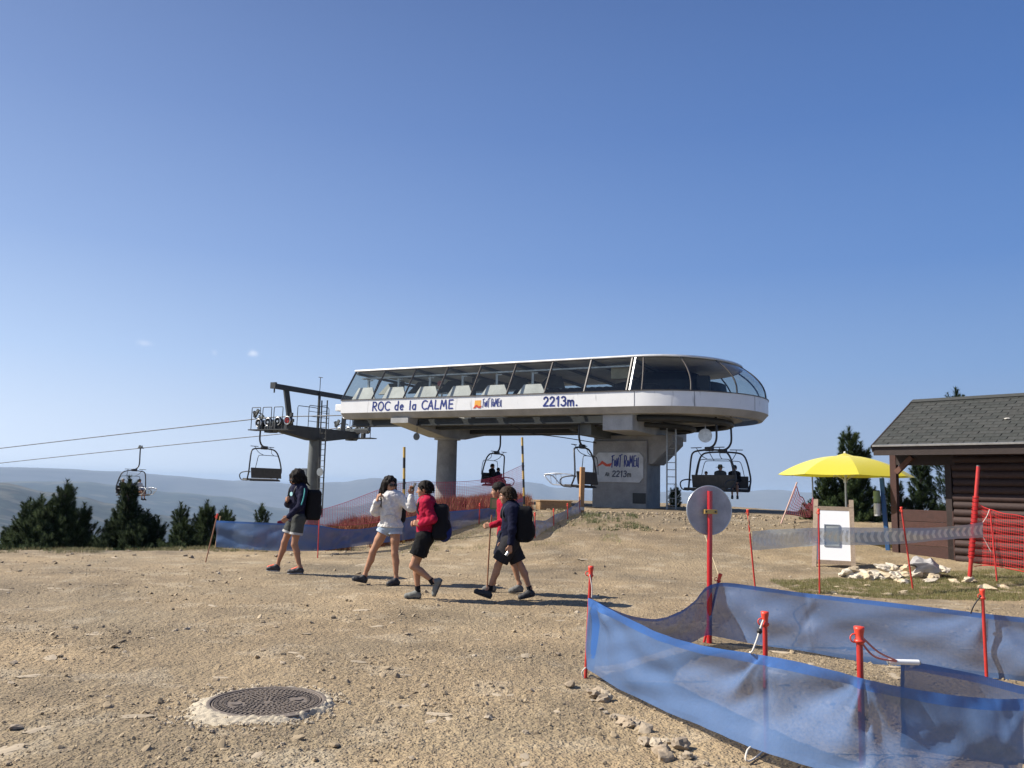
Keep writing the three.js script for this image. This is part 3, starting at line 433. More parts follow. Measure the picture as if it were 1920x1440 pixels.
// ---------------------------------------------------------------- people: distance fields meshed into continuous bodies
function surfaceNets(f, lo, hi, h) {
  const nx = Math.ceil((hi[0] - lo[0]) / h) + 1, ny = Math.ceil((hi[1] - lo[1]) / h) + 1, nz = Math.ceil((hi[2] - lo[2]) / h) + 1, B = 5;
  const F = new Float32Array(nx * ny * nz), at = (i, j, k) => (k * ny + j) * nx + i;
  for (let k = 0; k < nz; k += B) for (let j = 0; j < ny; j += B) for (let i = 0; i < nx; i += B) {
    const d = f(lo[0] + (i + B / 2) * h, lo[1] + (j + B / 2) * h, lo[2] + (k + B / 2) * h), far = Math.abs(d) > h * B * 1.25 + 0.02;
    for (let c = k; c < Math.min(k + B, nz); c++) for (let b = j; b < Math.min(j + B, ny); b++) for (let a = i; a < Math.min(i + B, nx); a++) F[at(a, b, c)] = far ? d : f(lo[0] + a * h, lo[1] + b * h, lo[2] + c * h);
  }
  const id = new Int32Array(nx * ny * nz).fill(-1), pos = [], idx = [];
  for (let k = 0; k < nz - 1; k++) for (let j = 0; j < ny - 1; j++) for (let i = 0; i < nx - 1; i++) {
    let m = 0; const v = [];
    for (let c = 0; c < 8; c++) { const q = F[at(i + (c & 1), j + (c >> 1 & 1), k + (c >> 2))]; v.push(q); if (q < 0) m |= 1 << c; }
    if (m === 0 || m === 255) continue;
    let n = 0, x = 0, y = 0, z = 0;
    for (let a = 0; a < 8; a++) for (const bit of [1, 2, 4]) { if (a & bit) continue; const b = a | bit; if ((v[a] < 0) === (v[b] < 0)) continue; const t = v[a] / (v[a] - v[b]); n++; x += (a & 1) + (bit === 1 ? t : 0); y += (a >> 1 & 1) + (bit === 2 ? t : 0); z += (a >> 2) + (bit === 4 ? t : 0); }
    id[at(i, j, k)] = pos.length / 3; pos.push(lo[0] + (i + x / n) * h, lo[1] + (j + y / n) * h, lo[2] + (k + z / n) * h);
  }
  for (let k = 1; k < nz - 1; k++) for (let j = 1; j < ny - 1; j++) for (let i = 1; i < nx - 1; i++) {
    const s = F[at(i, j, k)] < 0;
    const quad = (a, b, c, d, fl) => { if (a < 0 || b < 0 || c < 0 || d < 0) return; fl ? idx.push(a, b, c, a, c, d) : idx.push(a, c, b, a, d, c); };
    if (s !== F[at(i + 1, j, k)] < 0) quad(id[at(i, j - 1, k - 1)], id[at(i, j, k - 1)], id[at(i, j, k)], id[at(i, j - 1, k)], s);
    if (s !== F[at(i, j + 1, k)] < 0) quad(id[at(i - 1, j, k - 1)], id[at(i - 1, j, k)], id[at(i, j, k)], id[at(i, j, k - 1)], s);
    if (s !== F[at(i, j, k + 1)] < 0) quad(id[at(i - 1, j - 1, k)], id[at(i, j - 1, k)], id[at(i, j, k)], id[at(i - 1, j, k)], s);
  }
  const g = new THREE.BufferGeometry(); g.setAttribute('position', new THREE.Float32BufferAttribute(pos, 3)); g.setIndex(idx); g.computeVertexNormals(); return g;
}
const capD = (x, y, z, b) => { const [p, q, r0, r1] = b, dx = q[0] - p[0], dy = q[1] - p[1], dz = q[2] - p[2], t = clamp(((x - p[0]) * dx + (y - p[1]) * dy + (z - p[2]) * dz) / (dx * dx + dy * dy + dz * dz + 1e-9)); return Math.hypot(x - p[0] - dx * t, y - p[1] - dy * t, z - p[2] - dz * t) - lerp(r0, r1, t); };
const smin = (a, b, k) => { const h = Math.max(k - Math.abs(a - b), 0) / k; return Math.min(a, b) - h * h * k * 0.25; };
const bonesField = (bones, k) => (x, y, z) => { let d = 9; for (const b of bones) d = smin(d, capD(x, y, z, b), k); return d; };
const boundsOf = (bones, pad) => { const lo = [9, 9, 9], hi = [-9, -9, -9]; for (const [p, q, r0, r1] of bones) for (let i = 0; i < 3; i++) { lo[i] = Math.min(lo[i], p[i] - r0 - pad, q[i] - r1 - pad); hi[i] = Math.max(hi[i], p[i] + r0 + pad, q[i] + r1 + pad); } return [lo, hi]; };
const ell = (x, y, z, c, r) => { const a = (x - c[0]) / r[0], b = (y - c[1]) / r[1], d = (z - c[2]) / r[2], k = Math.hypot(a, b, d); return (k - 1) * Math.min(r[0], r[1], r[2]) * (k < 1 ? 1 : 1); };
const add = (a, b, k = 1) => [a[0] + b[0] * k, a[1] + b[1] * k, a[2] + b[2] * k], sub = (a, b) => [a[0] - b[0], a[1] - b[1], a[2] - b[2]], mix = (a, b, t) => a.map((v, i) => lerp(v, b[i], t));
const unit = (a) => { const l = Math.hypot(...a) || 1; return a.map((v) => v / l); }, crossv = (a, b) => [a[1] * b[2] - a[2] * b[1], a[2] * b[0] - a[0] * b[2], a[0] * b[1] - a[1] * b[0]], dotv = (a, b) => a[0] * b[0] + a[1] * b[1] + a[2] * b[2];
const paint = (g, f) => { const p = g.attributes.position, c = new Float32Array(p.count * 3); for (let i = 0; i < p.count; i++) c.set(f(p.getX(i), p.getY(i), p.getZ(i)), i * 3); g.setAttribute('color', new THREE.BufferAttribute(c, 3)); return g; };

function handGeo(w, dir, palm, thumbSide, curl, h, s) {
  dir = unit(dir); palm = unit(sub(palm, dir.map((v) => v * dotv(palm, dir)))); const side = crossv(dir, palm).map((v) => v * thumbSide), bones = [];
  const L = [0.92, 1, 0.94, 0.76];
  for (let i = 0; i < 4; i++) {
    const off = (1.5 - i) * 0.0195 * s; let p = add(add(w, dir, 0.086 * s * (i === 3 ? 0.94 : 1)), side, off), a = 0;
    bones.push([add(add(w, dir, 0.012 * s), side, off * 0.7), p, 0.0145 * s, 0.0115 * s]);
    for (const [k, len] of [0.042, 0.027, 0.021].entries()) { a += curl * [0.75, 1.05, 0.7][k] + 0.1; const d = add(dir.map((v) => v * Math.cos(a)), palm, Math.sin(a)), q = add(p, d, len * L[i] * s); bones.push([p, q, (0.0098 - k * 0.0009) * s, (0.0089 - k * 0.0009) * s]); p = q; }
  }
  let t = add(add(w, dir, 0.02 * s), side, 0.024 * s); const t1 = add(add(add(t, dir, 0.026 * s), side, 0.024 * s), palm, 0.008 * s), t2 = add(add(add(t1, dir, 0.03 * s), side, 0.004 * s * (1 - curl)), palm, 0.012 * s * (1 + curl));
  bones.push([w, t, 0.016 * s, 0.0145 * s], [t, t1, 0.0135 * s, 0.0108 * s], [t1, t2, 0.0105 * s, 0.0088 * s]);
  const [lo, hi] = boundsOf(bones, 0.012); return surfaceNets(bonesField(bones, 0.007), lo, hi, h);
}
function headFrame(H) { const cy = Math.cos(H.yaw), sy = Math.sin(H.yaw), cp = Math.cos(H.pitch), f = [-cy * cp, Math.sin(H.pitch), sy * cp], s = unit(crossv(f, [0, 1, 0])), u = crossv(s, f); return { f, u, s, c: H.c, k: H.k, toL: (x, y, z) => { const d = [(x - H.c[0]) / H.k, (y - H.c[1]) / H.k, (z - H.c[2]) / H.k]; return [dotv(d, f), dotv(d, u), dotv(d, s)]; } }; }   // yaw 0 looks to -x, positive turns to the viewer
function headGeo(fr, skin, h) {
  const field = (X, Y, Z) => {
    const [a, b, c0] = fr.toL(X, Y, Z), c = Math.abs(c0);
    let d = ell(a, b, c, [-0.014, 0.03, 0], [0.098, 0.086, 0.077]);
    d = smin(d, ell(a, b, c, [0.03, -0.035, 0], [0.060, 0.076, 0.057]), 0.04);
    d = smin(d, ell(a, b, c, [0.044, -0.084, 0], [0.036, 0.03, 0.036]), 0.03);
    d = smin(d, ell(a, b, c, [0.074, 0.02, 0.02], [0.016, 0.01, 0.03]), 0.02);
    d = smin(d, ell(a, b, c, [0.058, -0.03, 0.036], [0.026, 0.026, 0.02]), 0.02);
    d = -smin(-d, ell(a, b, c, [0.096, 0.002, 0.031], [0.016, 0.012, 0.016]), 0.012);
    d = smin(d, Math.hypot(a - 0.0735, b - 0.001, c - 0.030) - 0.0125, 0.004);
    d = smin(d, capD(a, b, c, [[0.085, 0.006, 0], [0.106, -0.036, 0], 0.008, 0.0125]), 0.012);
    d = smin(d, ell(a, b, c, [0.096, -0.042, 0.011], [0.01, 0.008, 0.007]), 0.008);
    d = smin(d, ell(a, b, c, [0.085, -0.062, 0], [0.011, 0.0055, 0.021]), 0.006);
    d = smin(d, ell(a, b, c, [0.083, -0.071, 0], [0.011, 0.006, 0.018]), 0.006);
    d = smin(d, ell(a, b, c, [-0.008, -0.008, 0.078], [0.022, 0.034, 0.011]), 0.01);
    return d * fr.k;
  };
  const R = 0.15 * fr.k, g = surfaceNets(field, fr.c.map((v) => v - R), fr.c.map((v) => v + R), h);
  return paint(g, (x, y, z) => {
    const [a, b, c0] = fr.toL(x, y, z), c = Math.abs(c0), e = Math.hypot(a - 0.0735, b - 0.001, c - 0.030);
    if (e < 0.0145 && a > 0.08) return Math.hypot(b - 0.001, c - 0.030) < 0.0058 ? [0.02, 0.013, 0.01] : [0.7, 0.68, 0.65];
    if (a > 0.082 && Math.abs(b + 0.0665) < 0.0095 && c < 0.021) return [skin[0] * 0.82, skin[1] * 0.55, skin[2] * 0.55];
    if (a > 0.07 && b > 0.017 && b < 0.027 && c > 0.012 && c < 0.047) return [0.03, 0.02, 0.014];
    return skin;
  });
}
const M_skin = mat(1, 1, 1, 0.55, { vertexColors: true, specularIntensity: 0.4 });
const cloth = (r, g, b, k = 3, bump = 0.0006, rough = 0.9) => mat(r, g, b, rough, { map: rep(weave, k * 4), bumpMap: rep(weaveBump, k * 4), bumpScale: bump, box: true, specularIntensity: 0.3 });

function person(P) {
  const J = P.J, s = P.s ?? 1, skin = P.skin ?? [0.42, 0.235, 0.145], cell = P.cell ?? 0.0115, o = thing('person', P.label, 'person', P.pos, P.turn ?? 0, P.group);
  const hipC = mix(J.hipL, J.hipR, 0.5), chest = mix(J.shL, J.shR, 0.5), waist = mix(hipC, chest, 0.42);
  const wr = J.waistR ?? 0.098, limb = [];
  for (const q of ['L', 'R']) {
    const kn = J['kn' + q], an = J['an' + q], hi = J['hip' + q], calf = mix(kn, an, 0.33), back = unit([J['toe' + q][0] - J['heel' + q][0], 0, J['toe' + q][2] - J['heel' + q][2]]);
    limb.push([hi, mix(hi, kn, 0.5), 0.082 * s, 0.07 * s], [mix(hi, kn, 0.5), kn, 0.068 * s, 0.049 * s], [kn, an, 0.046 * s, 0.031 * s], [add(mix(kn, an, 0.12), back, -0.012), add(calf, back, -0.016 * s), 0.044 * s, 0.043 * s], [add(calf, back, -0.016 * s), mix(kn, an, 0.72), 0.043 * s, 0.03 * s], [an, add(mix(J['heel' + q], J['toe' + q], 0.45), [0, 0.035, 0]), 0.033 * s, 0.026 * s]);
    limb.push([J['sh' + q], J['el' + q], 0.044 * s, 0.035 * s], [J['el' + q], mix(J['el' + q], J['wr' + q], 0.35), 0.036 * s, 0.036 * s], [mix(J['el' + q], J['wr' + q], 0.3), J['wr' + q], 0.035 * s, 0.022 * s]);
  }
  const fr = headFrame(P.head), neckTop = add(add(P.head.c, fr.u, -0.06 * fr.k), fr.f, -0.02 * fr.k);
  const trunk = [[J.hipL, J.hipR, 0.088 * s, 0.088 * s], [hipC, waist, 0.105 * s, wr * s], [waist, chest, wr * s, 0.108 * s], [mix(chest, J.shL, 0.62), mix(waist, J.hipL, 0.4), 0.085 * s, 0.075 * s], [mix(chest, J.shR, 0.62), mix(waist, J.hipR, 0.4), 0.085 * s, 0.075 * s], [J.shL, J.shR, 0.056 * s, 0.056 * s], [chest, neckTop, 0.055 * s, 0.049 * s]];
  const all = [...limb, ...trunk], [lo, hi] = boundsOf(all, 0.03);
  let geos = [paint(surfaceNets(bonesField(all, 0.03), lo, hi, cell), () => skin), headGeo(fr, skin, P.fine ?? 0.0055)];
  for (const q of ['L', 'R']) if (P.hands?.[q]) { const [dir, palm, thumb, curl] = P.hands[q]; geos.push(paint(handGeo(J['wr' + q], dir, palm, thumb, curl, P.fine ? 0.006 : 0.0042, s * 0.98), () => skin)); }
  const body = mergeGeometries(geos.map((g) => { const q = g.toNonIndexed(); for (const k of Object.keys(q.attributes)) if (!['position', 'normal', 'color'].includes(k)) q.deleteAttribute(k); return q; }));
  mesh('body', body, M_skin, o);
  const wrinkle = (x, y, z, a) => a * 1.5 * (noise(x * 13, y * 9 + x * 5, z * 13) + 0.7 * noise(x * 26 + 5, y * 30 - x * 9, z * 26));
  const clad = (name, bones, k, m, clips, a = 0.006, c = cell) => { const [l, h] = boundsOf(bones, 0.03), f = bonesField(bones, k); return mesh(name, surfaceNets((x, y, z) => { let d = f(x, y, z); if (Math.abs(d) < 0.05) d += wrinkle(x + 7 * J.hipL[0], y, z, a); for (const cl of clips) d = Math.max(d, cl(x, y, z)); return d; }, l, h, c), m, o); };
  const plane = (p, n) => { n = unit(n); return (x, y, z) => (x - p[0]) * n[0] + (y - p[1]) * n[1] + (z - p[2]) * n[2]; };
  // top with sleeves
  const T = P.top; {
    const e = T.ease ?? 0.02, bones = [...trunk.slice(0, 6).map(([p, q, a, b], i) => [p, q, a + e * (i === 5 ? 0.45 : i > 2 ? 0.8 : 1), b + e * (i === 5 ? 0.45 : 1)])];
    bones.push([chest, add(chest, unit(sub(neckTop, chest)), (T.collarLen ?? 0.07) * s), 0.062 * s + e * 0.4, (T.collar ?? 0.06) * s]);
    if (T.hood) { const bk = unit(crossv([0, 1, 0], sub(J.shL, J.shR))); bones.push([add(add(chest, bk, 0.05), [0, 0.0, 0]), add(add(chest, [0, 0.04, 0]), bk, 0.1), 0.075, 0.06]); }
    for (const q of ['L', 'R']) { const el = J['el' + q], w = mix(el, J['wr' + q], T.cuff ?? 0.93); bones.push([J['sh' + q], el, (0.05 + e * 0.7) * s, (0.041 + e * 0.8) * s], [el, w, (0.041 + e * 0.8) * s, (0.031 + e * 0.55) * s]); }
    const tm = clad('top', bones, 0.03, T.mat, [plane([hipC[0], T.hem, hipC[2]], [0, -1, 0])], T.wrinkle ?? 0.006);
    if (T.extra) T.extra(tm, o, { J, fr, chest, hipC, waist });
  }
  // shorts, each leg cut square at its hem
  const S = P.shorts; {
    const e = S.ease ?? 0.018, bones = [[J.hipL, J.hipR, 0.092 * s + e, 0.092 * s + e], [hipC, mix(hipC, waist, 0.6), 0.107 * s + e, wr * s + e * 0.8]], clips = [plane([0, S.waist ?? (hipC[1] + 0.14), 0], [0, 1, 0])];
    for (const q of ['L', 'R']) { const end = mix(J['hip' + q], J['kn' + q], S.len + 0.09); bones.push([J['hip' + q], end, 0.085 * s + e, (0.066 + (S.flare ?? 0.01)) * s + e]); }
    const ends = ['L', 'R'].map((q) => [mix(J['hip' + q], J['kn' + q], S.len), unit(sub(J['kn' + q], J['hip' + q])), J['hip' + q], J['kn' + q]]);
    const legCut = (x, y, z) => { let best = 9, cut = -1; for (const [p, n, a, b] of ends) { const d = capD(x, y, z, [a, b, 0, 0]); if (d < best) { best = d; cut = (x - p[0]) * n[0] + (y - p[1]) * n[1] + (z - p[2]) * n[2]; } } return cut; };
    const sm = clad('shorts', bones, 0.025, S.mat, [...clips, legCut], 0.005);
    if (S.cuffMat) for (const [p, n, a, b] of ends) { const r = (0.068 + (S.flare ?? 0.01)) * s + e; mesh('turn_up', new THREE.CylinderGeometry(r + 0.004, r + 0.004, 0.035, 24, 1, false).applyQuaternion(new THREE.Quaternion().setFromUnitVectors(V3(0, -1, 0), V3(...n))).translate(...add(p, n, -0.012)), S.cuffMat, sm); }
  }
  for (const q of ['L', 'R']) {
    const H = J['heel' + q], Tt = J['toe' + q], an = J['an' + q], ax = unit(sub(Tt, H)), side = unit(crossv(ax, [0, 1, 0])), up = unit(crossv(side, ax)), k = s;
    const bones = [[add(add(H, ax, 0.035), up, 0.045 * k), add(add(Tt, ax, -0.05), up, 0.036 * k), 0.041 * k, 0.038 * k], [add(add(H, ax, 0.045), up, 0.04 * k), add(add(H, ax, 0.06), up, 0.085 * k), 0.042 * k, 0.042 * k], [add(add(H, ax, 0.07), up, 0.075 * k), add(add(H, ax, 0.15 * k), up, 0.05 * k), 0.038 * k, 0.036 * k], [add(add(H, ax, 0.16 * k), up, 0.032 * k), add(add(Tt, ax, -0.04), up, 0.03 * k), 0.046 * k, 0.036 * k]];
    const sh = clad('shoe', bones, 0.02, P.shoe, [plane(add(H, up, 0.012), up.map((v) => -v)), plane(add(H, up, 0.122 * k), up)], 0.003, 0.007);
    const sb = [[add(H, ax, 0.045), add(Tt, ax, -0.05), 0.047 * k, 0.044 * k]], [l, h] = boundsOf(sb, 0.01), bf = bonesField(sb, 0.01), up0 = plane(add(H, up, 0.02), up), dn = plane(H, up.map((v) => -v));
    mesh('sole', surfaceNets((x, y, z) => Math.max(bf(x, y, z), up0(x, y, z), dn(x, y, z)), l, h, 0.007), P.sole, sh);
    if (P.sock) mesh('sock', bar(add(an, [0, -0.03, 0]), add(mix(an, J['kn' + q], P.sockLen ?? 0.16), [0, 0, 0]), 0.042 * k, 16, 0.04 * k), P.sock, o);
    if (P.lace) mesh('lace_panel', surfaceNets(bonesField([[add(add(H, ax, 0.105), up, 0.092 * k), add(add(H, ax, 0.19 * k), up, 0.062 * k), 0.024, 0.022], [add(add(H, ax, 0.03), up, 0.07), add(add(H, ax, 0.03), up, 0.1), 0.018, 0.018]], 0.01), ...boundsOf([[H, add(Tt, up, 0.12), 0.05, 0.05]], 0.02), 0.006), P.lace, sh);
  }
  if (P.hair) { const hb = P.hair, [l, h] = [add(P.head.c, [-0.3, -0.36, -0.3]), add(P.head.c, [0.3, 0.2, 0.3])];
    mesh('hair', surfaceNets((x, y, z) => { const [a, b, c] = fr.toL(x, y, z); let d = hb(a, b, c) * fr.k; return d; }, l, h, P.fine ? 0.014 : 0.0085), P.hairMat, o); }
  if (P.after) P.after(o, { J, fr, chest, hipC, waist, clad, plane, s });
  return o;
}
const hairShort = (curly, lump) => (a, b, c) => {             // cap of hair that leaves the face free
  let d = ell(a, b, c, [-0.018, 0.04, 0], [0.112, 0.098, 0.093]); d = smin(d, ell(a, b, c, [-0.07, -0.035, 0], [0.045, 0.07, 0.068]), 0.035);
  const n = noise(a * curly, b * curly, c * curly), n2 = noise(a * curly * 2.3, b * curly * 2.3 + 4, c * curly * 2.3);
  d = Math.max(d, -ell(a, b, c, [0.112, -0.035, 0], [0.07, 0.085, 0.09]) - 0.01 * n);
  d = Math.max(d, -(b + 0.055 + Math.max(0, a + 0.015) * 0.75 + 0.02 * n));
  return d + lump * n + lump * 0.6 * n2;
};
// loose locks: wavy strands that hang from the scalp and break the outline
function locks(o, fr, n, len, wave, m, seed, back = 0.0, from = -0.5) {
  const r = rng(seed), g = [];
  for (let i = 0; i < n; i++) {
    const th = Math.PI * (0.38 + 0.62 * r()) * (r() < 0.5 ? 1 : -1), el = lerp(from, 1.1, r()), ce = Math.cos(el), root = [Math.cos(th) * ce * 0.1 - 0.02, Math.sin(el) * 0.088 + 0.03, Math.sin(th) * ce * 0.088], L = len * (0.55 + 0.7 * r()), out = [Math.cos(th) * 0.5 - back, 0, Math.sin(th) * 0.5], pts = [], ph = r() * 6;
    for (let k = 0; k <= 6; k++) { const t = k / 6, w = wave * Math.sin(ph + t * 9) * t, w2 = wave * Math.cos(ph * 1.7 + t * 8) * t; const l = [root[0] + out[0] * (0.05 * Math.sqrt(t)) + w, root[1] + 0.02 * Math.sin(Math.PI * Math.min(1, t * 2)) - L * t * (0.25 + 0.75 * t), root[2] + out[2] * (0.07 * Math.sqrt(t)) + w2]; pts.push(add(add(add(fr.c, fr.f, l[0] * fr.k), fr.u, l[1] * fr.k), fr.s, l[2] * fr.k)); }
    g.push(tube(pts, 0.0042 + 0.004 * r(), 12, 4));
  }
  return mesh('hair_locks', g, m, o);
}
const M_dark = mat(0.016, 0.015, 0.016, 0.6), M_hairDk = mat(0.012, 0.009, 0.007, 0.7, { specularIntensity: 0.35 }), M_hairBr = mat(0.04, 0.024, 0.014, 0.7, { specularIntensity: 0.35 });
function backpack(o, c, ax, size, m, straps, shoulder, waistP, pocketMat) {   // ax: unit vector pointing away from the back
  const sx = unit(crossv([0, 1, 0], ax)), f = (x, y, z) => { const d = [x - c[0], y - c[1], z - c[2]], a = dotv(d, ax), b = d[1], e = dotv(d, sx); const q = [Math.abs(a) - size[0] + 0.06, Math.abs(b) - size[1] + 0.08, Math.abs(e) - size[2] + 0.06]; const base = Math.hypot(Math.max(q[0], 0), Math.max(q[1], 0), Math.max(q[2], 0)) + Math.min(Math.max(...q), 0) - 0.06; const pk = ell(a, b, e, [size[0] * 0.75, -size[1] * 0.35, 0], [0.07, size[1] * 0.5, size[2] * 0.8]); return smin(base, pk, 0.02) + 0.006 * noise(x * 14, y * 12, z * 14); };
  const R = 0.36, b = mesh('backpack', surfaceNets(f, c.map((v) => v - R), c.map((v) => v + R), 0.012), m, o);
  const mid = shoulder.length > 1 ? mix(shoulder[0], shoulder[1], 0.5) : mix(shoulder[0], [waistP[0], shoulder[0][1], waistP[2]], 0.8);
  for (const sh of shoulder) { const s0 = mix(mid, sh, 0.62), lat = sub(sh, mid); mesh('shoulder_strap', tube([add(c, [0, size[1] * 0.7, 0]), add(s0, [0, 0.078, 0]), add(add(s0, ax, -0.095), [0, 0.025, 0]), add(add(s0, ax, -0.122), [0, -0.09, 0]), add(add(mix(mid, waistP, 0.55), lat, 0.75), ax, -0.085), add(add(waistP, lat, 0.78), ax, 0.05)], 0.015, 36, 6), straps, b); }
  if (pocketMat) mesh('front_pocket', surfaceNets((x, y, z) => { const d = [x - c[0], y - c[1], z - c[2]]; return ell(dotv(d, ax), d[1], dotv(d, sx), [size[0] * 0.55, -size[1] * 0.5, 0.02], [0.1, size[1] * 0.52, size[2] * 1.04]); }, c.map((v) => v - R), c.map((v) => v + R), 0.012), pocketMat, b);
  mesh('zip_line', tube([add(add(add(c, ax, size[0] * 0.7), [0, size[1] * 0.85, 0]), sx, 0.03), add(add(add(c, ax, size[0] + 0.012), [0, size[1] * 0.4, 0]), sx, 0.05), add(add(add(c, ax, size[0] + 0.016), [0, 0.0, 0]), sx, 0.055)], 0.006, 12, 5), M_steelG, b);
  return b;
}
const GY = (x, z) => groundY(x, z) + 0.004;
// woman in a navy tracksuit top, head bowed
person({ pos: [-3.58, GY(-3.58, -13.81), -13.81], label: 'person in navy tracksuit top and grey shorts with black backpack, head bowed',
  head: { c: [0.045, 1.56, 0.04], yaw: 0.55, pitch: -0.45, k: 1.0 }, skin: [0.36, 0.19, 0.115],
  J: { shL: [0.19, 1.37, 0.13], shR: [-0.02, 1.385, -0.13], elL: [0.17, 1.1, 0.2], wrL: [0.0, 0.925, 0.22], elR: [-0.1, 1.12, -0.1], wrR: [-0.06, 1.18, 0.11], hipL: [0.13, 0.885, 0.065], hipR: [0.02, 0.885, -0.065], knL: [0.085, 0.475, 0.09], anL: [0.2, 0.115, 0.09], heelL: [0.26, 0.012, 0.08], toeL: [0.0, 0.004, 0.12], knR: [-0.11, 0.5, -0.03], anR: [-0.205, 0.13, -0.05], heelR: [-0.165, 0.02, -0.05], toeR: [-0.38, 0.035, -0.0] },
  hands: { L: [[-0.75, -0.6, 0.1], [-0.2, 0, -1], -1, 0.6], R: [[-0.1, 0.3, 0.9], [0.6, 0.1, 0.3], 1, 1.0] },
  top: { hem: 0.84, ease: 0.024, cuff: 0.96, mat: cloth(0.016, 0.017, 0.042, 2), collar: 0.064, extra: (tm, o, { J }) => {
    mesh('sleeve_stripe', tube([[0.175, 1.435, 0.15], [0.225, 1.38, 0.19], [0.235, 1.3, 0.225], [0.222, 1.2, 0.24], [0.2, 1.12, 0.25]], 0.011, 20, 5), mat(0.06, 0.34, 0.33, 0.7), tm);
    mesh('crest_patch', disc(0.034, 0.012, 0, 0, 0, 'z', 18).rotateY(-0.65).translate(0.005, 1.295, 0.152), mat(0.35, 0.62, 0.62, 0.6), tm); } },
  shorts: { len: 0.6, mat: cloth(0.075, 0.08, 0.075, 2), ease: 0.02, flare: 0.014, cuffMat: cloth(0.5, 0.5, 0.48, 2) },
  shoe: mat(0.03, 0.028, 0.03, 0.6), sole: mat(0.3, 0.3, 0.29, 0.8), lace: mat(0.75, 0.12, 0.05, 0.5),
  hairMat: M_hairDk, hair: (a, b, c) => { let d = ell(a, b, c, [-0.03, 0.03, 0], [0.125, 0.115, 0.115]); d = smin(d, ell(a, b, c, [-0.05, -0.09, 0], [0.075, 0.1, 0.105]), 0.05); d = smin(d, ell(a, b, c, [0.06, -0.01, 0.075], [0.05, 0.07, 0.03]), 0.04); d = smin(d, ell(a, b, c, [0.06, -0.01, -0.075], [0.05, 0.07, 0.03]), 0.04); d = Math.max(d, -ell(a, b, c, [0.13, -0.05, 0], [0.075, 0.09, 0.06])); return d + 0.016 * noise(a * 26, b * 22, c * 26) + 0.009 * noise(a * 60, b * 45, c * 60); },
  after: (o, { J, fr, chest, waist }) => { locks(o, fr, 90, 0.17, 0.02, M_hairDk, 5); const at = (a, b, c) => add(add(add(fr.c, fr.f, a), fr.u, b), fr.s, c); mesh('glasses', [-1, 1].map((q) => [bar(at(0.104, 0.002, q * 0.008), at(0.092, 0.0, q * 0.056), 0.014, 8), bar(at(0.092, 0.002, q * 0.06), at(0, 0.004, q * 0.08), 0.003, 5)]), M_dark, o);
    backpack(o, [0.3, 1.12, -0.1], unit([0.85, 0, -0.5]), [0.12, 0.27, 0.15], cloth(0.014, 0.014, 0.016, 2), M_dark, [J.shL, J.shR], waist); } });
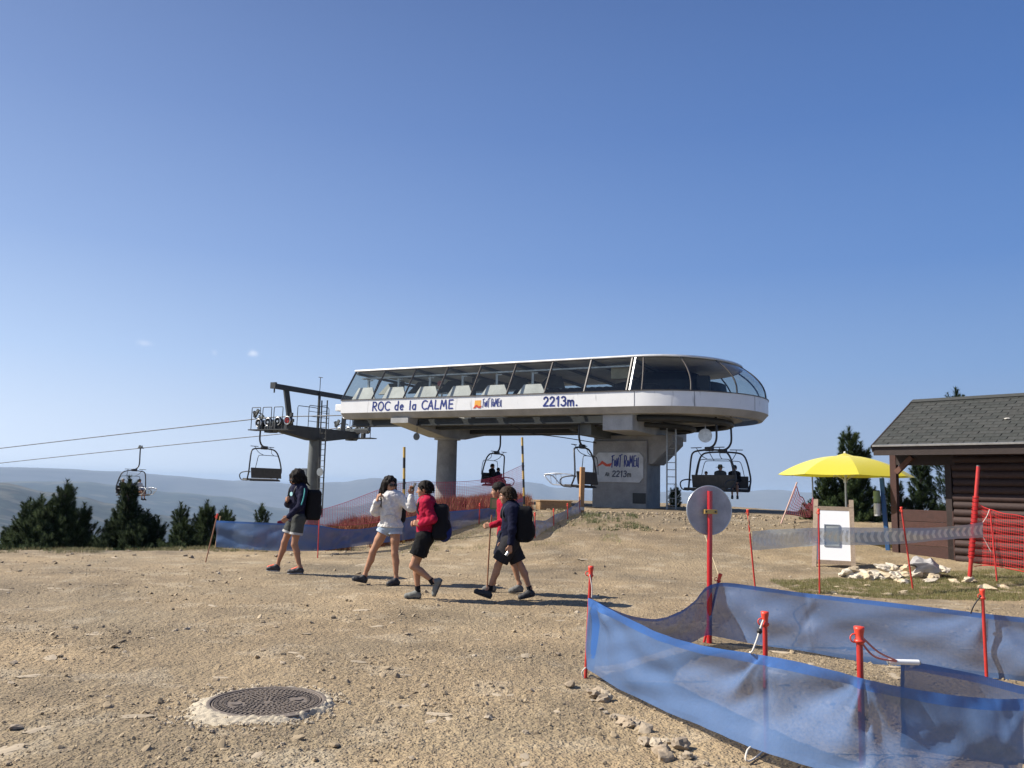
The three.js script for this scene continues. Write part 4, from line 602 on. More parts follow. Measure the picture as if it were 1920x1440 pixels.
// woman in a white hoodie looking back over her shoulder
person({ pos: [-1.9, GY(-1.9, -12.74), -12.74], label: 'person in white hoodie and pale denim shorts with sunglasses, one hand raised',
  head: { c: [0.075, 1.505, 0.03], yaw: 2.2, pitch: -0.05, k: 1.0 }, skin: [0.40, 0.215, 0.13],
  J: { shL: [0.225, 1.315, 0.06], shR: [-0.04, 1.295, -0.04], elL: [0.42, 1.17, 0.1], wrL: [0.42, 1.365, 0.15], elR: [-0.14, 1.1, 0.02], wrR: [-0.1, 1.26, 0.13], hipL: [0.18, 0.865, 0.03], hipR: [0.03, 0.865, -0.03], knL: [0.195, 0.475, 0.06], anL: [0.232, 0.115, 0.05], heelL: [0.28, 0.006, 0.03], toeL: [0.1, 0.002, 0.16], knR: [-0.15, 0.485, 0.0], anR: [-0.255, 0.135, -0.03], heelR: [-0.225, 0.015, -0.03], toeR: [-0.45, 0.06, 0.02] },
  hands: { L: [[0.05, 0.95, 0.0], [0.1, 0, 1], -1, 0.55], R: [[0.25, 0.9, 0.2], [0.9, 0, -0.4], 1, 0.95] },
  top: { hem: 0.865, ease: 0.04, cuff: 0.82, wrinkle: 0.011, hood: true, collarLen: 0.035, mat: cloth(0.74, 0.72, 0.68, 2), collar: 0.062, extra: (tm) => { mesh('pouch_seam', tube([[0.0, 1.02, 0.145], [0.09, 1.06, 0.155], [0.19, 1.03, 0.15], [0.22, 0.94, 0.14]], 0.005, 16, 5), cloth(0.6, 0.58, 0.55, 2), tm); } },
  shorts: { len: 0.24, mat: cloth(0.36, 0.45, 0.56, 2), ease: 0.018, flare: 0.02, cuffMat: cloth(0.5, 0.58, 0.66, 2) },
  shoe: mat(0.02, 0.02, 0.022, 0.6), sole: mat(0.02, 0.02, 0.02, 0.8),
  hairMat: M_hairDk, hair: (a, b, c) => { let d = ell(a, b, c, [-0.025, 0.038, 0], [0.12, 0.108, 0.106]); d = smin(d, ell(a, b, c, [-0.1, -0.08, 0.0], [0.075, 0.13, 0.105]), 0.06); d = smin(d, ell(a, b, c, [-0.115, -0.2, 0.04], [0.055, 0.1, 0.075]), 0.05); d = smin(d, ell(a, b, c, [-0.02, -0.1, 0.09], [0.04, 0.1, 0.028]), 0.04); d = smin(d, ell(a, b, c, [-0.02, -0.08, -0.09], [0.04, 0.09, 0.028]), 0.04); d = Math.max(d, -ell(a, b, c, [0.13, -0.045, 0], [0.115, 0.11, 0.09])); return d + 0.014 * noise(a * 24, b * 18, c * 24) + 0.009 * noise(a * 52, b * 36, c * 52); },
  after: (o, { J, fr, waist, chest }) => { locks(o, fr, 150, 0.3, 0.022, M_hairDk, 9, 0.6, -0.3); const at = (a, b, c) => add(add(add(fr.c, fr.f, a), fr.u, b), fr.s, c);
    mesh('sunglasses', [-1, 1].map((q) => [bar(at(0.106, 0.003, q * 0.008), at(0.09, 0.0, q * 0.056), 0.019, 10), bar(at(0.092, 0.008, q * 0.06), at(0, 0.008, q * 0.08), 0.004, 5)]), M_dark, o);
    mesh('phone', bx(0.012, 0.14, 0.068, 0.455, 1.485, 0.19, 0.2, 0.5, -0.45, 0.005), M_dark, o);
    const bp = backpack(o, [0.17, 1.12, -0.2], unit([0.35, 0, -0.94]), [0.09, 0.22, 0.13], cloth(0.014, 0.014, 0.016, 2), M_dark, [J.shR], waist); } });
// boy in a red jacket, stepping off the back foot
person({ pos: [-1.22, GY(-1.22, -11.21), -11.21], label: 'person in crimson jacket and black shorts with blue and black backpack, back foot lifted', s: 0.92,
  head: { c: [0.075, 1.445, 0], yaw: -0.08, pitch: -0.05, k: 0.94 }, skin: [0.40, 0.215, 0.13],
  J: { shL: [0.125, 1.265, 0.145], shR: [0.1, 1.265, -0.145], elL: [0.225, 1.06, 0.19], wrL: [0.05, 0.985, 0.13], elR: [0.16, 1.05, -0.19], wrR: [0.0, 0.98, -0.1], hipL: [0.105, 0.8, 0.072], hipR: [0.1, 0.8, -0.072], knL: [-0.03, 0.44, 0.09], anL: [0.255, 0.245, 0.08], heelL: [0.375, 0.275, 0.08], toeL: [0.28, 0.035, 0.08], knR: [-0.01, 0.43, -0.06], anR: [0.035, 0.115, -0.07], heelR: [0.085, 0.004, -0.07], toeR: [-0.155, 0.002, -0.07] },
  hands: { L: [[-0.85, 0.25, -0.2], [0.2, -0.2, -1], -1, 0.9], R: [[-0.8, 0.1, 0.3], [0, -0.2, 1], 1, 0.9] },
  top: { hem: 0.75, ease: 0.026, mat: cloth(0.40, 0.012, 0.045, 2), collar: 0.068, wrinkle: 0.009 },
  shorts: { len: 0.63, mat: cloth(0.013, 0.013, 0.014, 2), ease: 0.03, flare: 0.02 }, shoe: mat(0.17, 0.175, 0.155, 0.8), sole: mat(0.06, 0.06, 0.058, 0.8), sock: cloth(0.015, 0.015, 0.017, 4), hairMat: M_hairDk, hair: hairShort(30, 0.005),
  after: (o, { J, waist, fr }) => backpack((locks(o, fr, 70, 0.045, 0.006, M_hairDk, 14), o), [0.31, 1.02, 0], [1, 0, 0], [0.1, 0.26, 0.15], cloth(0.013, 0.013, 0.016, 2), M_dark, [J.shL, J.shR], waist, cloth(0.015, 0.03, 0.16, 2)) });
// boy in navy, striding
person({ pos: [-0.02, GY(-0.02, -11.33), -11.33], label: 'person in navy sweater and charcoal shorts with large black backpack, striding', s: 0.92,
  head: { c: [-0.012, 1.395, 0], yaw: 0.12, pitch: -0.12, k: 0.96 }, skin: [0.37, 0.2, 0.125],
  J: { shL: [0.075, 1.215, 0.145], shR: [0.03, 1.215, -0.145], elL: [0.075, 0.955, 0.2], wrL: [0.05, 0.74, 0.19], elR: [0.02, 0.96, -0.2], wrR: [-0.06, 0.77, -0.19], hipL: [0.05, 0.765, 0.072], hipR: [0.045, 0.765, -0.072], knL: [-0.105, 0.465, 0.07], anL: [-0.205, 0.165, 0.06], heelL: [-0.185, 0.02, 0.06], toeL: [-0.43, 0.1, 0.06], knR: [0.2, 0.455, -0.06], anR: [0.335, 0.155, -0.07], heelR: [0.41, 0.06, -0.07], toeR: [0.175, 0.002, -0.07] },
  hands: { L: [[-0.05, -1, 0], [-0.3, 0, -1], -1, 0.8], R: [[-0.1, -1, 0], [-0.3, 0, 1], 1, 0.6] },
  top: { hem: 0.745, ease: 0.026, mat: cloth(0.011, 0.013, 0.034, 2), collar: 0.064, wrinkle: 0.008 },
  shorts: { len: 0.82, mat: cloth(0.028, 0.027, 0.03, 2), ease: 0.032, flare: 0.022 }, shoe: mat(0.018, 0.018, 0.02, 0.65), sole: mat(0.02, 0.02, 0.02, 0.8), sock: cloth(0.015, 0.015, 0.017, 4), sockLen: 0.12, hairMat: M_hairBr, hair: hairShort(26, 0.007),
  after: (o, { J, waist, fr }) => { locks(o, fr, 110, 0.075, 0.01, M_hairBr, 15); backpack(o, [0.235, 1.02, 0.03], [1, 0, 0], [0.11, 0.26, 0.15], cloth(0.012, 0.012, 0.013, 2), M_dark, [J.shL, J.shR], waist); mesh('bottle_cap', [bar([0.03, 0.655, 0.2], [0.0, 0.61, 0.21], 0.022, 12)], M_alu, o); } });
// companion half hidden on his far side
person({ pos: [-0.06, GY(-0.06, -12.0), -12.0], label: 'person in red jacket half hidden by the navy sweater, holding a stick', s: 0.92, cell: 0.013,
  head: { c: [-0.1, 1.44, 0], yaw: -0.05, pitch: -0.1, k: 0.93 }, skin: [0.40, 0.22, 0.135],
  J: { shL: [0.02, 1.26, 0.14], shR: [-0.0, 1.26, -0.14], elL: [0.03, 1.02, 0.19], wrL: [-0.19, 0.95, 0.17], elR: [0.06, 1.02, -0.19], wrR: [-0.1, 0.95, -0.1], hipL: [0.03, 0.8, 0.07], hipR: [0.03, 0.8, -0.07], knL: [0.13, 0.46, 0.07], anL: [0.24, 0.14, 0.07], heelL: [0.3, 0.03, 0.07], toeL: [0.08, 0.004, 0.07], knR: [-0.06, 0.45, -0.06], anR: [-0.13, 0.12, -0.07], heelR: [-0.09, 0.004, -0.07], toeR: [-0.3, 0.01, -0.07] },
  hands: { L: [[-0.95, -0.1, 0], [0, -0.3, -1], -1, 1.1], R: [[-0.9, 0, 0.2], [0, -0.3, 1], 1, 0.9] },
  top: { hem: 0.75, ease: 0.026, mat: cloth(0.42, 0.014, 0.04, 2), collar: 0.066, wrinkle: 0.009 },
  shorts: { len: 0.85, mat: cloth(0.02, 0.022, 0.035, 2), ease: 0.028, flare: 0.018 }, shoe: mat(0.13, 0.13, 0.12, 0.75), sole: mat(0.05, 0.05, 0.05, 0.8), hairMat: M_hairDk, hair: hairShort(30, 0.006) });
{ const st = thing('walking_stick', 'thin brown wooden walking stick held beside the red jacket', 'walking stick', [-0.275, GY(-0.28, -11.83), -11.83]); mesh('shaft', tube([[0.0, 0.0, 0], [0.01, 0.5, 0], [0.025, 0.93, 0.0], [0.035, 1.1, 0]], 0.011, 14, 7), mat(0.26, 0.12, 0.06, 0.7), st); mesh('knot', new THREE.SphereGeometry(0.015, 10, 8).translate(0.014, 0.62, 0), mat(0.2, 0.09, 0.045, 0.7), st); }
// riders on the lift chairs, seated
function rider(ch, z, label, P) {
  const k = P.k ?? 1, z0 = 0.34 + z, y0 = -2.93, c = ch.rotation.y, wx = Math.cos(c) * 0.02 + Math.sin(c) * z0, wz = -Math.sin(c) * 0.02 + Math.cos(c) * z0;
  // seated pose: figure looks along -x of its own frame, so it is turned half round from the chair
  return person({ pos: [ch.position.x + wx, ch.position.y + y0, ch.position.z + wz], turn: c + Math.PI, label, s: k, cell: 0.022, fine: 0.012, group: 'riders on the lift chairs',
    head: { c: [0.06, 0.83 * k, 0], yaw: P.yaw ?? 0, pitch: -0.05, k }, skin: [0.4, 0.22, 0.14],
    J: { shL: [0.09, 0.62 * k, 0.17 * k], shR: [0.09, 0.62 * k, -0.17 * k], elL: [0.0, 0.36 * k, 0.2 * k], wrL: [-0.2, 0.27 * k, 0.12 * k], elR: [0.0, 0.36 * k, -0.2 * k], wrR: [-0.2, 0.27 * k, -0.12 * k], hipL: [0.06, 0.11, 0.09 * k], hipR: [0.06, 0.11, -0.09 * k], knL: [-0.36 * k, 0.12, 0.1 * k], knR: [-0.36 * k, 0.12, -0.1 * k], anL: [-0.38 * k, -0.26 * k, 0.1 * k], anR: [-0.4 * k, -0.26 * k, -0.1 * k], heelL: [-0.33 * k, -0.36 * k, 0.1 * k], toeL: [-0.58 * k, -0.4 * k, 0.1 * k], heelR: [-0.35 * k, -0.36 * k, -0.1 * k], toeR: [-0.6 * k, -0.4 * k, -0.1 * k] },
    hands: { L: [[-0.9, -0.2, -0.2], [0, -1, 0], -1, 0.5], R: [[-0.9, -0.2, 0.2], [0, -1, 0], 1, 0.5] },
    top: { hem: 0.05, ease: 0.03, mat: P.top, wrinkle: 0 }, shorts: { len: 0.9, mat: P.leg, ease: 0.015, waist: 0.26 }, shoe: mat(0.05, 0.05, 0.05, 0.7), sole: M_dark, hairMat: P.hairMat ?? M_hairDk, hair: hairShort(26, 0.004),
    after: P.hat ? (o, { fr }) => { const at = (a, b, q) => add(add(add(fr.c, fr.f, a), fr.u, b), fr.s, q); mesh('sun_hat', [new THREE.LatheGeometry([[0.001, 0.13], [0.07, 0.125], [0.095, 0.06], [0.1, 0.03], [0.19, 0.01], [0.19, 0.004], [0.09, 0.02]].map(([a, b]) => new THREE.Vector2(a, b)), 20).translate(...at(-0.01, 0.02, 0))], cloth(0.28, 0.26, 0.16, 2), o); } : null });
}
const blk = cloth(0.015, 0.015, 0.017, 2), nav = cloth(0.02, 0.025, 0.06, 2);
rider(CH4, 0.72, 'rider in black shirt sitting at the end of the chair beside the pine top', { top: blk, leg: nav, hairMat: mat(0.22, 0.19, 0.15, 0.6) });
rider(CH4, 0.18, 'rider in grey shirt in the middle of the chair before the pines', { top: cloth(0.2, 0.2, 0.2, 2), leg: blk });
rider(CH4, -0.5, 'rider in white shirt near the bike rack of the far chair', { top: cloth(0.6, 0.6, 0.58, 2), leg: cloth(0.25, 0.12, 0.06, 2) });
rider(CH3, 0.3, 'rider in dark jacket on the chair behind the red net', { top: blk, leg: blk });
rider(CH3, -0.3, 'small rider in navy top on the chair behind the red net', { top: nav, leg: blk, k: 0.82 });
rider(CH6, 0.1, 'rider with khaki sun hat on the chair under the station nose', { top: cloth(0.1, 0.1, 0.09, 2), leg: blk, hat: true, yaw: 0.3 });
rider(CH6, -0.45, 'rider in black top with bare dark hair under the station nose', { top: blk, leg: nav, yaw: -0.4 });
rider(CH6, 0.66, 'small child rider at the end of the chair under the station nose', { top: nav, leg: blk, k: 0.72 });
// ---------------------------------------------------------------- nets, poles, tape and signs
const NETLINE = {
  FT: [[0.665, 0.638, -6.811], [0.836, 0.587, -6.375], [1.047, 0.539, -5.836], [1.202, 0.544, -5.440], [1.412, 0.593, -4.902], [1.545, 0.616, -4.611], [1.674, 0.621, -4.354], [1.758, 0.618, -4.187], [1.930, 0.593, -4.148], [2.129, 0.575, -4.090], [2.308, 0.572, -4.038], [2.435, 0.582, -4.001]],
  FB: [[0.657, 0.085, -6.833], [0.792, 0.057, -6.487], [0.933, 0.046, -6.127], [1.127, 0.046, -5.630], [1.269, 0.062, -5.267], [1.413, 0.073, -4.901], [1.572, 0.097, -4.557], [1.750, 0.120, -4.201], [1.915, 0.092, -4.152], [2.112, 0.081, -4.095], [2.288, 0.081, -4.044], [2.413, 0.085, -4.008]],
  BT: [[0.669, 0.636, -6.850], [0.907, 0.502, -7.151], [1.122, 0.412, -7.402], [1.382, 0.354, -7.707], [1.591, 0.366, -7.952], [1.815, 0.431, -8.213], [2.018, 0.569, -8.450], [2.137, 0.608, -8.455], [2.465, 0.602, -8.262], [2.808, 0.580, -8.061], [2.956, 0.574, -7.973], [3.495, 0.557, -7.657], [4.085, 0.533, -7.310], [4.378, 0.526, -7.139], [4.605, 0.531, -7.005]],
  BB: [[0.659, 0.091, -6.850], [0.913, 0.051, -7.158], [1.125, 0.050, -7.406], [1.383, 0.053, -7.708], [1.592, 0.059, -7.952], [1.814, 0.067, -8.212], [2.015, 0.096, -8.447], [2.116, 0.080, -8.467], [2.460, 0.048, -8.265], [2.800, 0.040, -8.065], [2.945, 0.030, -7.980], [3.480, -0.016, -7.666], [4.063, -0.067, -7.323], [4.354, -0.094, -7.152], [4.578, -0.107, -7.021]],
  TT: [[2.331, 0.540, -5.000], [2.400, 0.545, -5.000], [2.581, 0.519, -5.000], [2.778, 0.485, -5.000], [3.015, 0.436, -4.950], [3.228, 0.414, -4.900]],
  TB: [[2.309, 0.069, -5.000], [2.383, 0.056, -5.000], [2.561, 0.031, -5.000], [2.757, 0.007, -5.000], [2.992, -0.016, -4.950], [3.203, -0.023, -4.900]],
  L1T: [[-6.371, 0.630, -18.200], [-5.265, 0.621, -18.000], [-4.114, 0.594, -18.000], [-3.693, 0.501, -18.500], [-3.164, 0.514, -19.000], [-2.536, 0.710, -20.000], [-1.740, 0.832, -21.300], [-0.924, 0.900, -22.600], [-0.419, 0.953, -23.400], [0.433, 1.229, -24.500]],
  L1B: [[-6.331, 0.059, -18.200], [-5.227, 0.034, -18.000], [-4.083, 0.052, -18.000], [-3.671, 0.084, -18.500], [-3.146, 0.145, -19.000], [-2.514, 0.194, -20.000], [-1.720, 0.295, -21.300], [-0.907, 0.387, -22.600], [-0.405, 0.479, -23.400], [0.447, 0.686, -24.500]],
  L2T: [[0.428, 0.670, -19.200], [0.623, 0.757, -19.600], [0.896, 0.733, -20.400], [1.145, 0.842, -21.200], [1.439, 0.902, -22.200], [1.754, 1.028, -23.200], [2.108, 1.212, -24.400]],
  L2B: [[0.437, 0.284, -19.200], [0.632, 0.325, -19.600], [0.904, 0.373, -20.400], [1.154, 0.428, -21.200], [1.447, 0.481, -22.200], [1.762, 0.573, -23.200], [2.115, 0.748, -24.400]],
  NT: [[-5.339, 0.590, -19.300], [-4.931, 0.749, -19.600], [-4.026, 1.077, -20.000], [-3.319, 1.348, -20.300], [-2.597, 1.562, -20.500], [-1.731, 1.632, -21.500], [-0.812, 1.755, -22.800], [-0.237, 1.900, -23.600], [0.376, 2.177, -24.300]],
  NB: [[-5.334, 0.517, -19.300], [-4.919, 0.539, -19.600], [-3.997, 0.508, -20.000], [-3.282, 0.577, -20.300], [-2.562, 0.743, -20.500], [-1.702, 0.840, -21.500], [-0.787, 0.942, -22.800], [-0.212, 0.998, -23.600], [0.401, 1.123, -24.300]],
  TPt: [[3.855, 0.922, -13.200], [4.362, 0.968, -13.200], [4.893, 1.001, -13.150], [5.544, 1.014, -13.400], [6.599, 1.004, -14.000], [7.578, 1.024, -14.500], [8.545, 1.111, -15.000]],
  TPb: [[3.852, 0.631, -13.200], [4.358, 0.669, -13.200], [4.887, 0.736, -13.150], [5.536, 0.736, -13.400], [6.590, 0.740, -14.000], [7.569, 0.805, -14.500], [8.532, 0.836, -15.000]],
  RNt: [[8.651, 1.497, -15.450], [8.797, 1.367, -15.300], [8.732, 1.305, -14.700], [8.672, 1.253, -14.000], [8.682, 1.221, -13.200]],
  RNb: [[8.597, 0.289, -15.450], [8.748, 0.326, -15.300], [8.685, 0.342, -14.700], [8.624, 0.337, -14.000], [8.630, 0.309, -13.200]],
};

const meshTex = tex(256, (u, v) => { const a = Math.pow(Math.abs(Math.sin(u * 32 * Math.PI)), 0.6), b = Math.pow(Math.abs(Math.sin(v * 32 * Math.PI)), 0.6), c = 0.80 + 0.2 * a * b + 0.10 * tfb(u, v, 10, 4); return [c * 0.97, c, c]; });
const meshBump = tex(256, (u, v) => { const c = 0.5 + 0.3 * Math.sin(u * 64 * Math.PI) * Math.sin(v * 64 * Math.PI) + 0.18 * tfb(u, v * 2, 8, 3); return [c, c, c]; }, false);
const M_net = mat(0.095, 0.165, 0.32, 0.32, { map: rep(meshTex, 5), bumpMap: rep(meshBump, 5), bumpScale: 0.0012, transparent: true, opacity: 0.81, specularIntensity: 1 });
const M_netHem = mat(0.04, 0.13, 0.38, 0.28, { map: rep(meshTex, 4), transparent: true, opacity: 0.93 });
const curve = (pts) => new THREE.CatmullRomCurve3(pts.map((p) => V3(...p)), false, 'centripetal');
function netting(name, label, T, B, o = {}) {
  const ct = curve(T), cb = curve(B), n = o.n ?? 140, root = thing(name, label, o.cat ?? 'safety net', T[0].map((v, i) => i === 1 ? 0 : v), 0, o.group), O = root.position;
  // both edges are walked by the same share of their control points, so that upright threads stay upright
  const A = (u) => ct.getPoint(u), Bp = (u) => cb.getPoint(u), L = ct.getLength();
  const nrm = (u) => { const a = A(clamp(u - 0.01)), b = A(clamp(u + 0.01)); return V3(b.z - a.z, 0, a.x - b.x).normalize(); };
  const S = (u, v) => {                               // v: 0 bottom, 1 top; hanging folds and a belly pushed by the wind
    const a = A(u), b = Bp(u), p = b.clone().lerp(a, v), N = nrm(u), x = u * L, amp = o.fold ?? 0.03, sd = o.seed ?? 0;
    let k = (o.belly ?? 0) * Math.sin(Math.PI * v) * (0.6 + 0.5 * noise(x * 0.7, sd, 1));
    k += amp * Math.sin(Math.PI * (0.15 + 0.7 * v)) * (1.4 * noise(x * 1.1 + v * 1.6, v * 1.3, sd) + 0.7 * noise(x * 3.1 - v * 2.2, v * 2, sd + 4)) + amp * 0.18 * noise(x * 9 + v * 3, v * 2, sd + 8);
    k += amp * 0.8 * Math.sin(Math.PI * v) * noise((x * 0.9 + v * (o.diag ?? 1.6)) * 1.3, (x - v) * 0.35, sd + 12);
    for (const [fu, dir] of o.pulls ?? []) { const q = (u - fu) * L, w = (1 - v) * 0.55 + 0.02, rr = Math.hypot(q, w), an = Math.atan2(q, w); k += 0.55 * amp * Math.min(1, rr * 5) * Math.exp(-rr * 1.7) * (Math.sin(an * 5.3 + dir) + 0.5 * Math.sin(an * 11 + dir * 2)) * Math.min(1, (1 - v) * 6) * Math.min(1, v * 5); }
    return p.addScaledVector(N, k).sub(O);
  };
  const part = (nm, v0, v1, nv, m, off = 0) => { const g = sheet(n, nv, (u, v) => { const p = S(u, lerp(v0, v1, v)), N = nrm(u); p.addScaledVector(N, off); return [p.x, p.y, p.z]; }); const uv = g.attributes.uv; for (let i = 0; i < uv.count; i++) uv.setXY(i, uv.getX(i) * L, lerp(v0, v1, uv.getY(i)) * 0.55); return mesh(nm, g, m, root); };
  const h = o.hem ?? 0.07;
  part('netting', h * 0.7, 1 - h, 16, o.mat ?? M_net); part('top_hem', 1 - h, 1, 2, o.hemMat ?? M_netHem); part('bottom_hem', 0, h * 0.7, 2, o.hemMat ?? M_net);
  for (const u of o.ends ?? []) { const g = sheet(1, 16, (a, v) => { const p = S(clamp(u + (a - 0.5) * 0.06 / L * 1.4), v), N = nrm(u); p.addScaledVector(N, 0.003); return [p.x, p.y, p.z]; }); mesh('side_hem', g, o.hemMat ?? M_netHem, root); }
  return root;
}
netting('blue_net', 'blue mesh barrier curving past the loose stones in the foreground', NETLINE.FT, NETLINE.FB, { n: 220, fold: 0.05, belly: 0.02, seed: 3, hem: 0.11, ends: [0.02], pulls: [[0.02, 1], [0.4, -1], [0.4, 1], [0.64, 1]], group: 'blue mesh barriers' });
netting('blue_net', 'blue mesh barrier running behind the round red-poled sign', NETLINE.BT, NETLINE.BB, { n: 200, fold: 0.035, belly: 0.02, seed: 11, pulls: [[0.5, 1], [0.5, -1], [0.87, 1]], group: 'blue mesh barriers' });
netting('blue_net', 'short overlapping blue mesh piece tied to a white rod', NETLINE.TT, NETLINE.TB, { n: 80, fold: 0.02, seed: 21, hem: 0.1, ends: [0.03], group: 'blue mesh barriers' });
netting('blue_net', 'dark blue mesh barrier behind the walkers below the rusty scrub', NETLINE.L1T, NETLINE.L1B, { n: 160, fold: 0.03, seed: 31, group: 'blue mesh barriers' });
netting('blue_net', 'dark blue mesh barrier climbing the mound to the wooden post', NETLINE.L2T, NETLINE.L2B, { n: 90, fold: 0.03, seed: 41, group: 'blue mesh barriers' });

// knotted nets: every thread is a real strand
function stringNet(label, T, B, cellW, nv, m, r, o = {}) {
  const ct = curve(T), cb = curve(B), L = ct.getLength(), n = Math.round(L / cellW), root = thing('safety_net', label, 'safety net', T[0].map((v, i) => i === 1 ? 0 : v), 0, 'red knotted safety nets'), O = root.position;
  const S = (i, j) => { const u = clamp(i / n), v = j / nv, a = ct.getPoint(u), b = cb.getPoint(u), p = b.lerp(a, v), x = u * L; p.z += (o.fold ?? 0.05) * noise(x * 1.2, v * 2, 3) * Math.sin(Math.PI * v); p.y -= (o.sag ?? 0.02) * Math.sin(u * Math.PI * (o.bays ?? 3)) ** 2 * v; p.sub(O); return [p.x, p.y, p.z]; };
  const strand = (pts, rr) => { const g = []; for (let i = 1; i < pts.length; i++) g.push(bar(pts[i - 1], pts[i], rr, 3)); return g; };
  const up = [], ac = [];
  for (let i = 0; i <= n; i++) up.push(...strand(Array.from({ length: nv / (o.jump ?? 2) + 1 }, (_, j) => S(i, j * (o.jump ?? 2))), r));
  for (let j = 1; j < nv; j++) ac.push(...strand(Array.from({ length: Math.ceil(n / 2) + 1 }, (_, i) => S(Math.min(n, i * 2), j)), r));
  tag(mesh('upright_threads', up, m, root), null, null, null, 'stuff'); tag(mesh('cross_threads', ac, m, root), null, null, null, 'stuff');
  for (const j of [0, nv]) mesh('edge_cord', strand(Array.from({ length: n + 1 }, (_, i) => S(i, j)), r * 2.4), o.edge ?? m, root);
  return root;
}
const M_redNet = mat(0.42, 0.04, 0.09, 0.7), M_redNet2 = mat(0.62, 0.02, 0.02, 0.65);
stringNet('fine crimson safety net strung between the striped poles', NETLINE.NT, NETLINE.NB, 0.06, 18, M_redNet, 0.0032, { sag: 0.06, bays: 2 });
stringNet('bright red knotted net against the log wall', NETLINE.RNt, NETLINE.RNb, 0.06, 18, M_redNet2, 0.0036, { fold: 0.04 });
stringNet('sagging torn red net on a leaning stake beyond the white board', [[7.93, 1.75, -22.9], [8.2, 1.45, -23.2], [8.5, 1.3, -23.5], [8.75, 1.45, -23.9]], [[7.55, 1.0, -22.6], [8.0, 0.95, -23.0], [8.4, 0.9, -23.4], [8.78, 0.95, -23.9]], 0.09, 8, mat(0.33, 0.05, 0.07, 0.7), 0.006, { fold: 0.12, sag: 0.1 });

const M_pole = mat(0.55, 0.035, 0.025, 0.4, { map: rep(wear, 2), box: true, clearcoat: 0.2 }), M_cap = mat(0.72, 0.06, 0.03, 0.4), M_cord = mat(0.62, 0.58, 0.5, 0.8), M_brownPole = mat(0.3, 0.1, 0.06, 0.6);
function pole(label, b, t, r, o = {}) {
  const root = thing('slalom_pole', label, 'pole', b, 0, 'slim red poles that hold the nets'), q = sub(t, b), d = unit(q), L = Math.hypot(...q);
  mesh('shaft', bar(d.map((v) => v * -0.03), d.map((v) => v * (L - (o.cap ? 0.05 : 0))), r, 10), o.mat ?? M_pole, root);
  if (o.cap) { const c = d.map((v) => v * (L - 0.07)), g = new THREE.LatheGeometry([[r + 0.001, 0], [r * 1.7, 0.012], [r * 1.75, 0.02], [r * 1.25, 0.026], [r * 1.3, 0.05], [r * 1.6, 0.075], [r * 1.6, 0.09], [0.001, 0.092]].map(([x, y]) => new THREE.Vector2(x, y)), 16); g.applyQuaternion(new THREE.Quaternion().setFromUnitVectors(V3(0, 1, 0), V3(...d))); const cp = mesh('end_cap', g.translate(...c), M_cap, root); mesh('hook', new THREE.TorusGeometry(r * 1.3, 0.004, 6, 14).translate(c[0] - r * 1.6, c[1] + 0.03, c[2]), M_cap, cp); }
  if (o.cord) { const cords = o.cord.map((pts) => tube(pts.map((p) => sub(p, b)), 0.0055, 24, 6)); mesh('tie_cord', cords, o.cordMat ?? M_cord, root); if (o.bead) mesh('bead', new THREE.SphereGeometry(0.017, 12, 8).translate(...sub(o.bead, b)), M_dark, root); }
  return root;
}
pole('red capped pole at the outer corner of the blue barrier', [0.652, GY(0.652, -6.851), -6.851], [0.683, 0.865, -6.851], 0.014, { cap: true, cord: [[[0.672, 0.82, -6.83], [0.69, 0.72, -6.82], [0.69, 0.64, -6.82]], [[0.65, 0.09, -6.83], [0.62, 0.05, -6.83], [0.635, 0.01, -6.83]]] });
pole('leaning red capped pole beside the round sign', [1.995, GY(1.995, -8.52), -8.52], [2.159, 0.675, -8.52], 0.013, { cap: true, cord: [[[2.15, 0.66, -8.51], [2.3, 0.98, -9.7], [2.6, 1.15, -11.2], [3.8, 1.2, -13.2]]], cordMat: mat(0.42, 0.34, 0.2, 0.8) });
pole('red capped pole with white cord and black bead at the front of the blue barrier', [1.556, GY(1.556, -5.080), -5.080], [1.556, 0.783, -5.080], 0.0145, { cap: true, cord: [[[1.54, 0.755, -5.06], [1.515, 0.71, -5.04], [1.48, 0.655, -4.99], [1.405, 0.615, -4.83], [1.405, 0.6, -4.88]], [[1.41, 0.075, -4.9], [1.385, 0.06, -4.88], [1.365, 0.02, -4.84], [1.42, 0.006, -4.9], [1.53, 0.012, -5.05]]], bead: [1.507, 0.695, -5.03] });
pole('thick capped red pole tied by pink strings to a white rod', [1.862, GY(1.862, -4.460), -4.460], [1.862, 0.804, -4.460], 0.0165, { cap: true, cord: [[[1.87, 0.775, -4.46], [2.0, 0.68, -4.55], [2.3, 0.553, -4.99]], [[1.87, 0.745, -4.46], [1.98, 0.655, -4.55], [2.3, 0.549, -4.99]]], cordMat: mat(0.6, 0.2, 0.16, 0.7) });
pole('red capped pole with black loop against the rear blue barrier', [4.099, GY(4.099, -7.245), -7.245], [4.095, 0.722, -7.245], 0.014, { cap: true, cord: [[[4.08, 0.69, -7.24], [4.02, 0.6, -7.25], [4.0, 0.53, -7.27]]], cordMat: M_dark });
{ const r = thing('white_rod', 'short white plastic rod clipping the overlapping blue mesh', 'rod', [2.35, 0.548, -4.985]); mesh('tube', bar([-0.1, 0.0, 0.0], [0.075, 0.0, 0.0], 0.0155, 14), mat(0.78, 0.78, 0.76, 0.4), r); mesh('rod_end', [bar([0.075, 0, 0], [0.083, 0, 0], 0.0125, 12), bar([-0.108, 0, 0], [-0.1, 0, 0], 0.0125, 12)], M_galv, r); }
const gp = (label, x, z, top, r = 0.014, o = {}) => pole(label, [x, GY(x, z), z], top, r, o);
gp('brownish bamboo pole with red tip leaning by the left end of the dark net', -5.6, -15.6, [-5.46, 0.86, -15.65], 0.011, { cap: true, mat: mat(0.32, 0.16, 0.09, 0.7) });
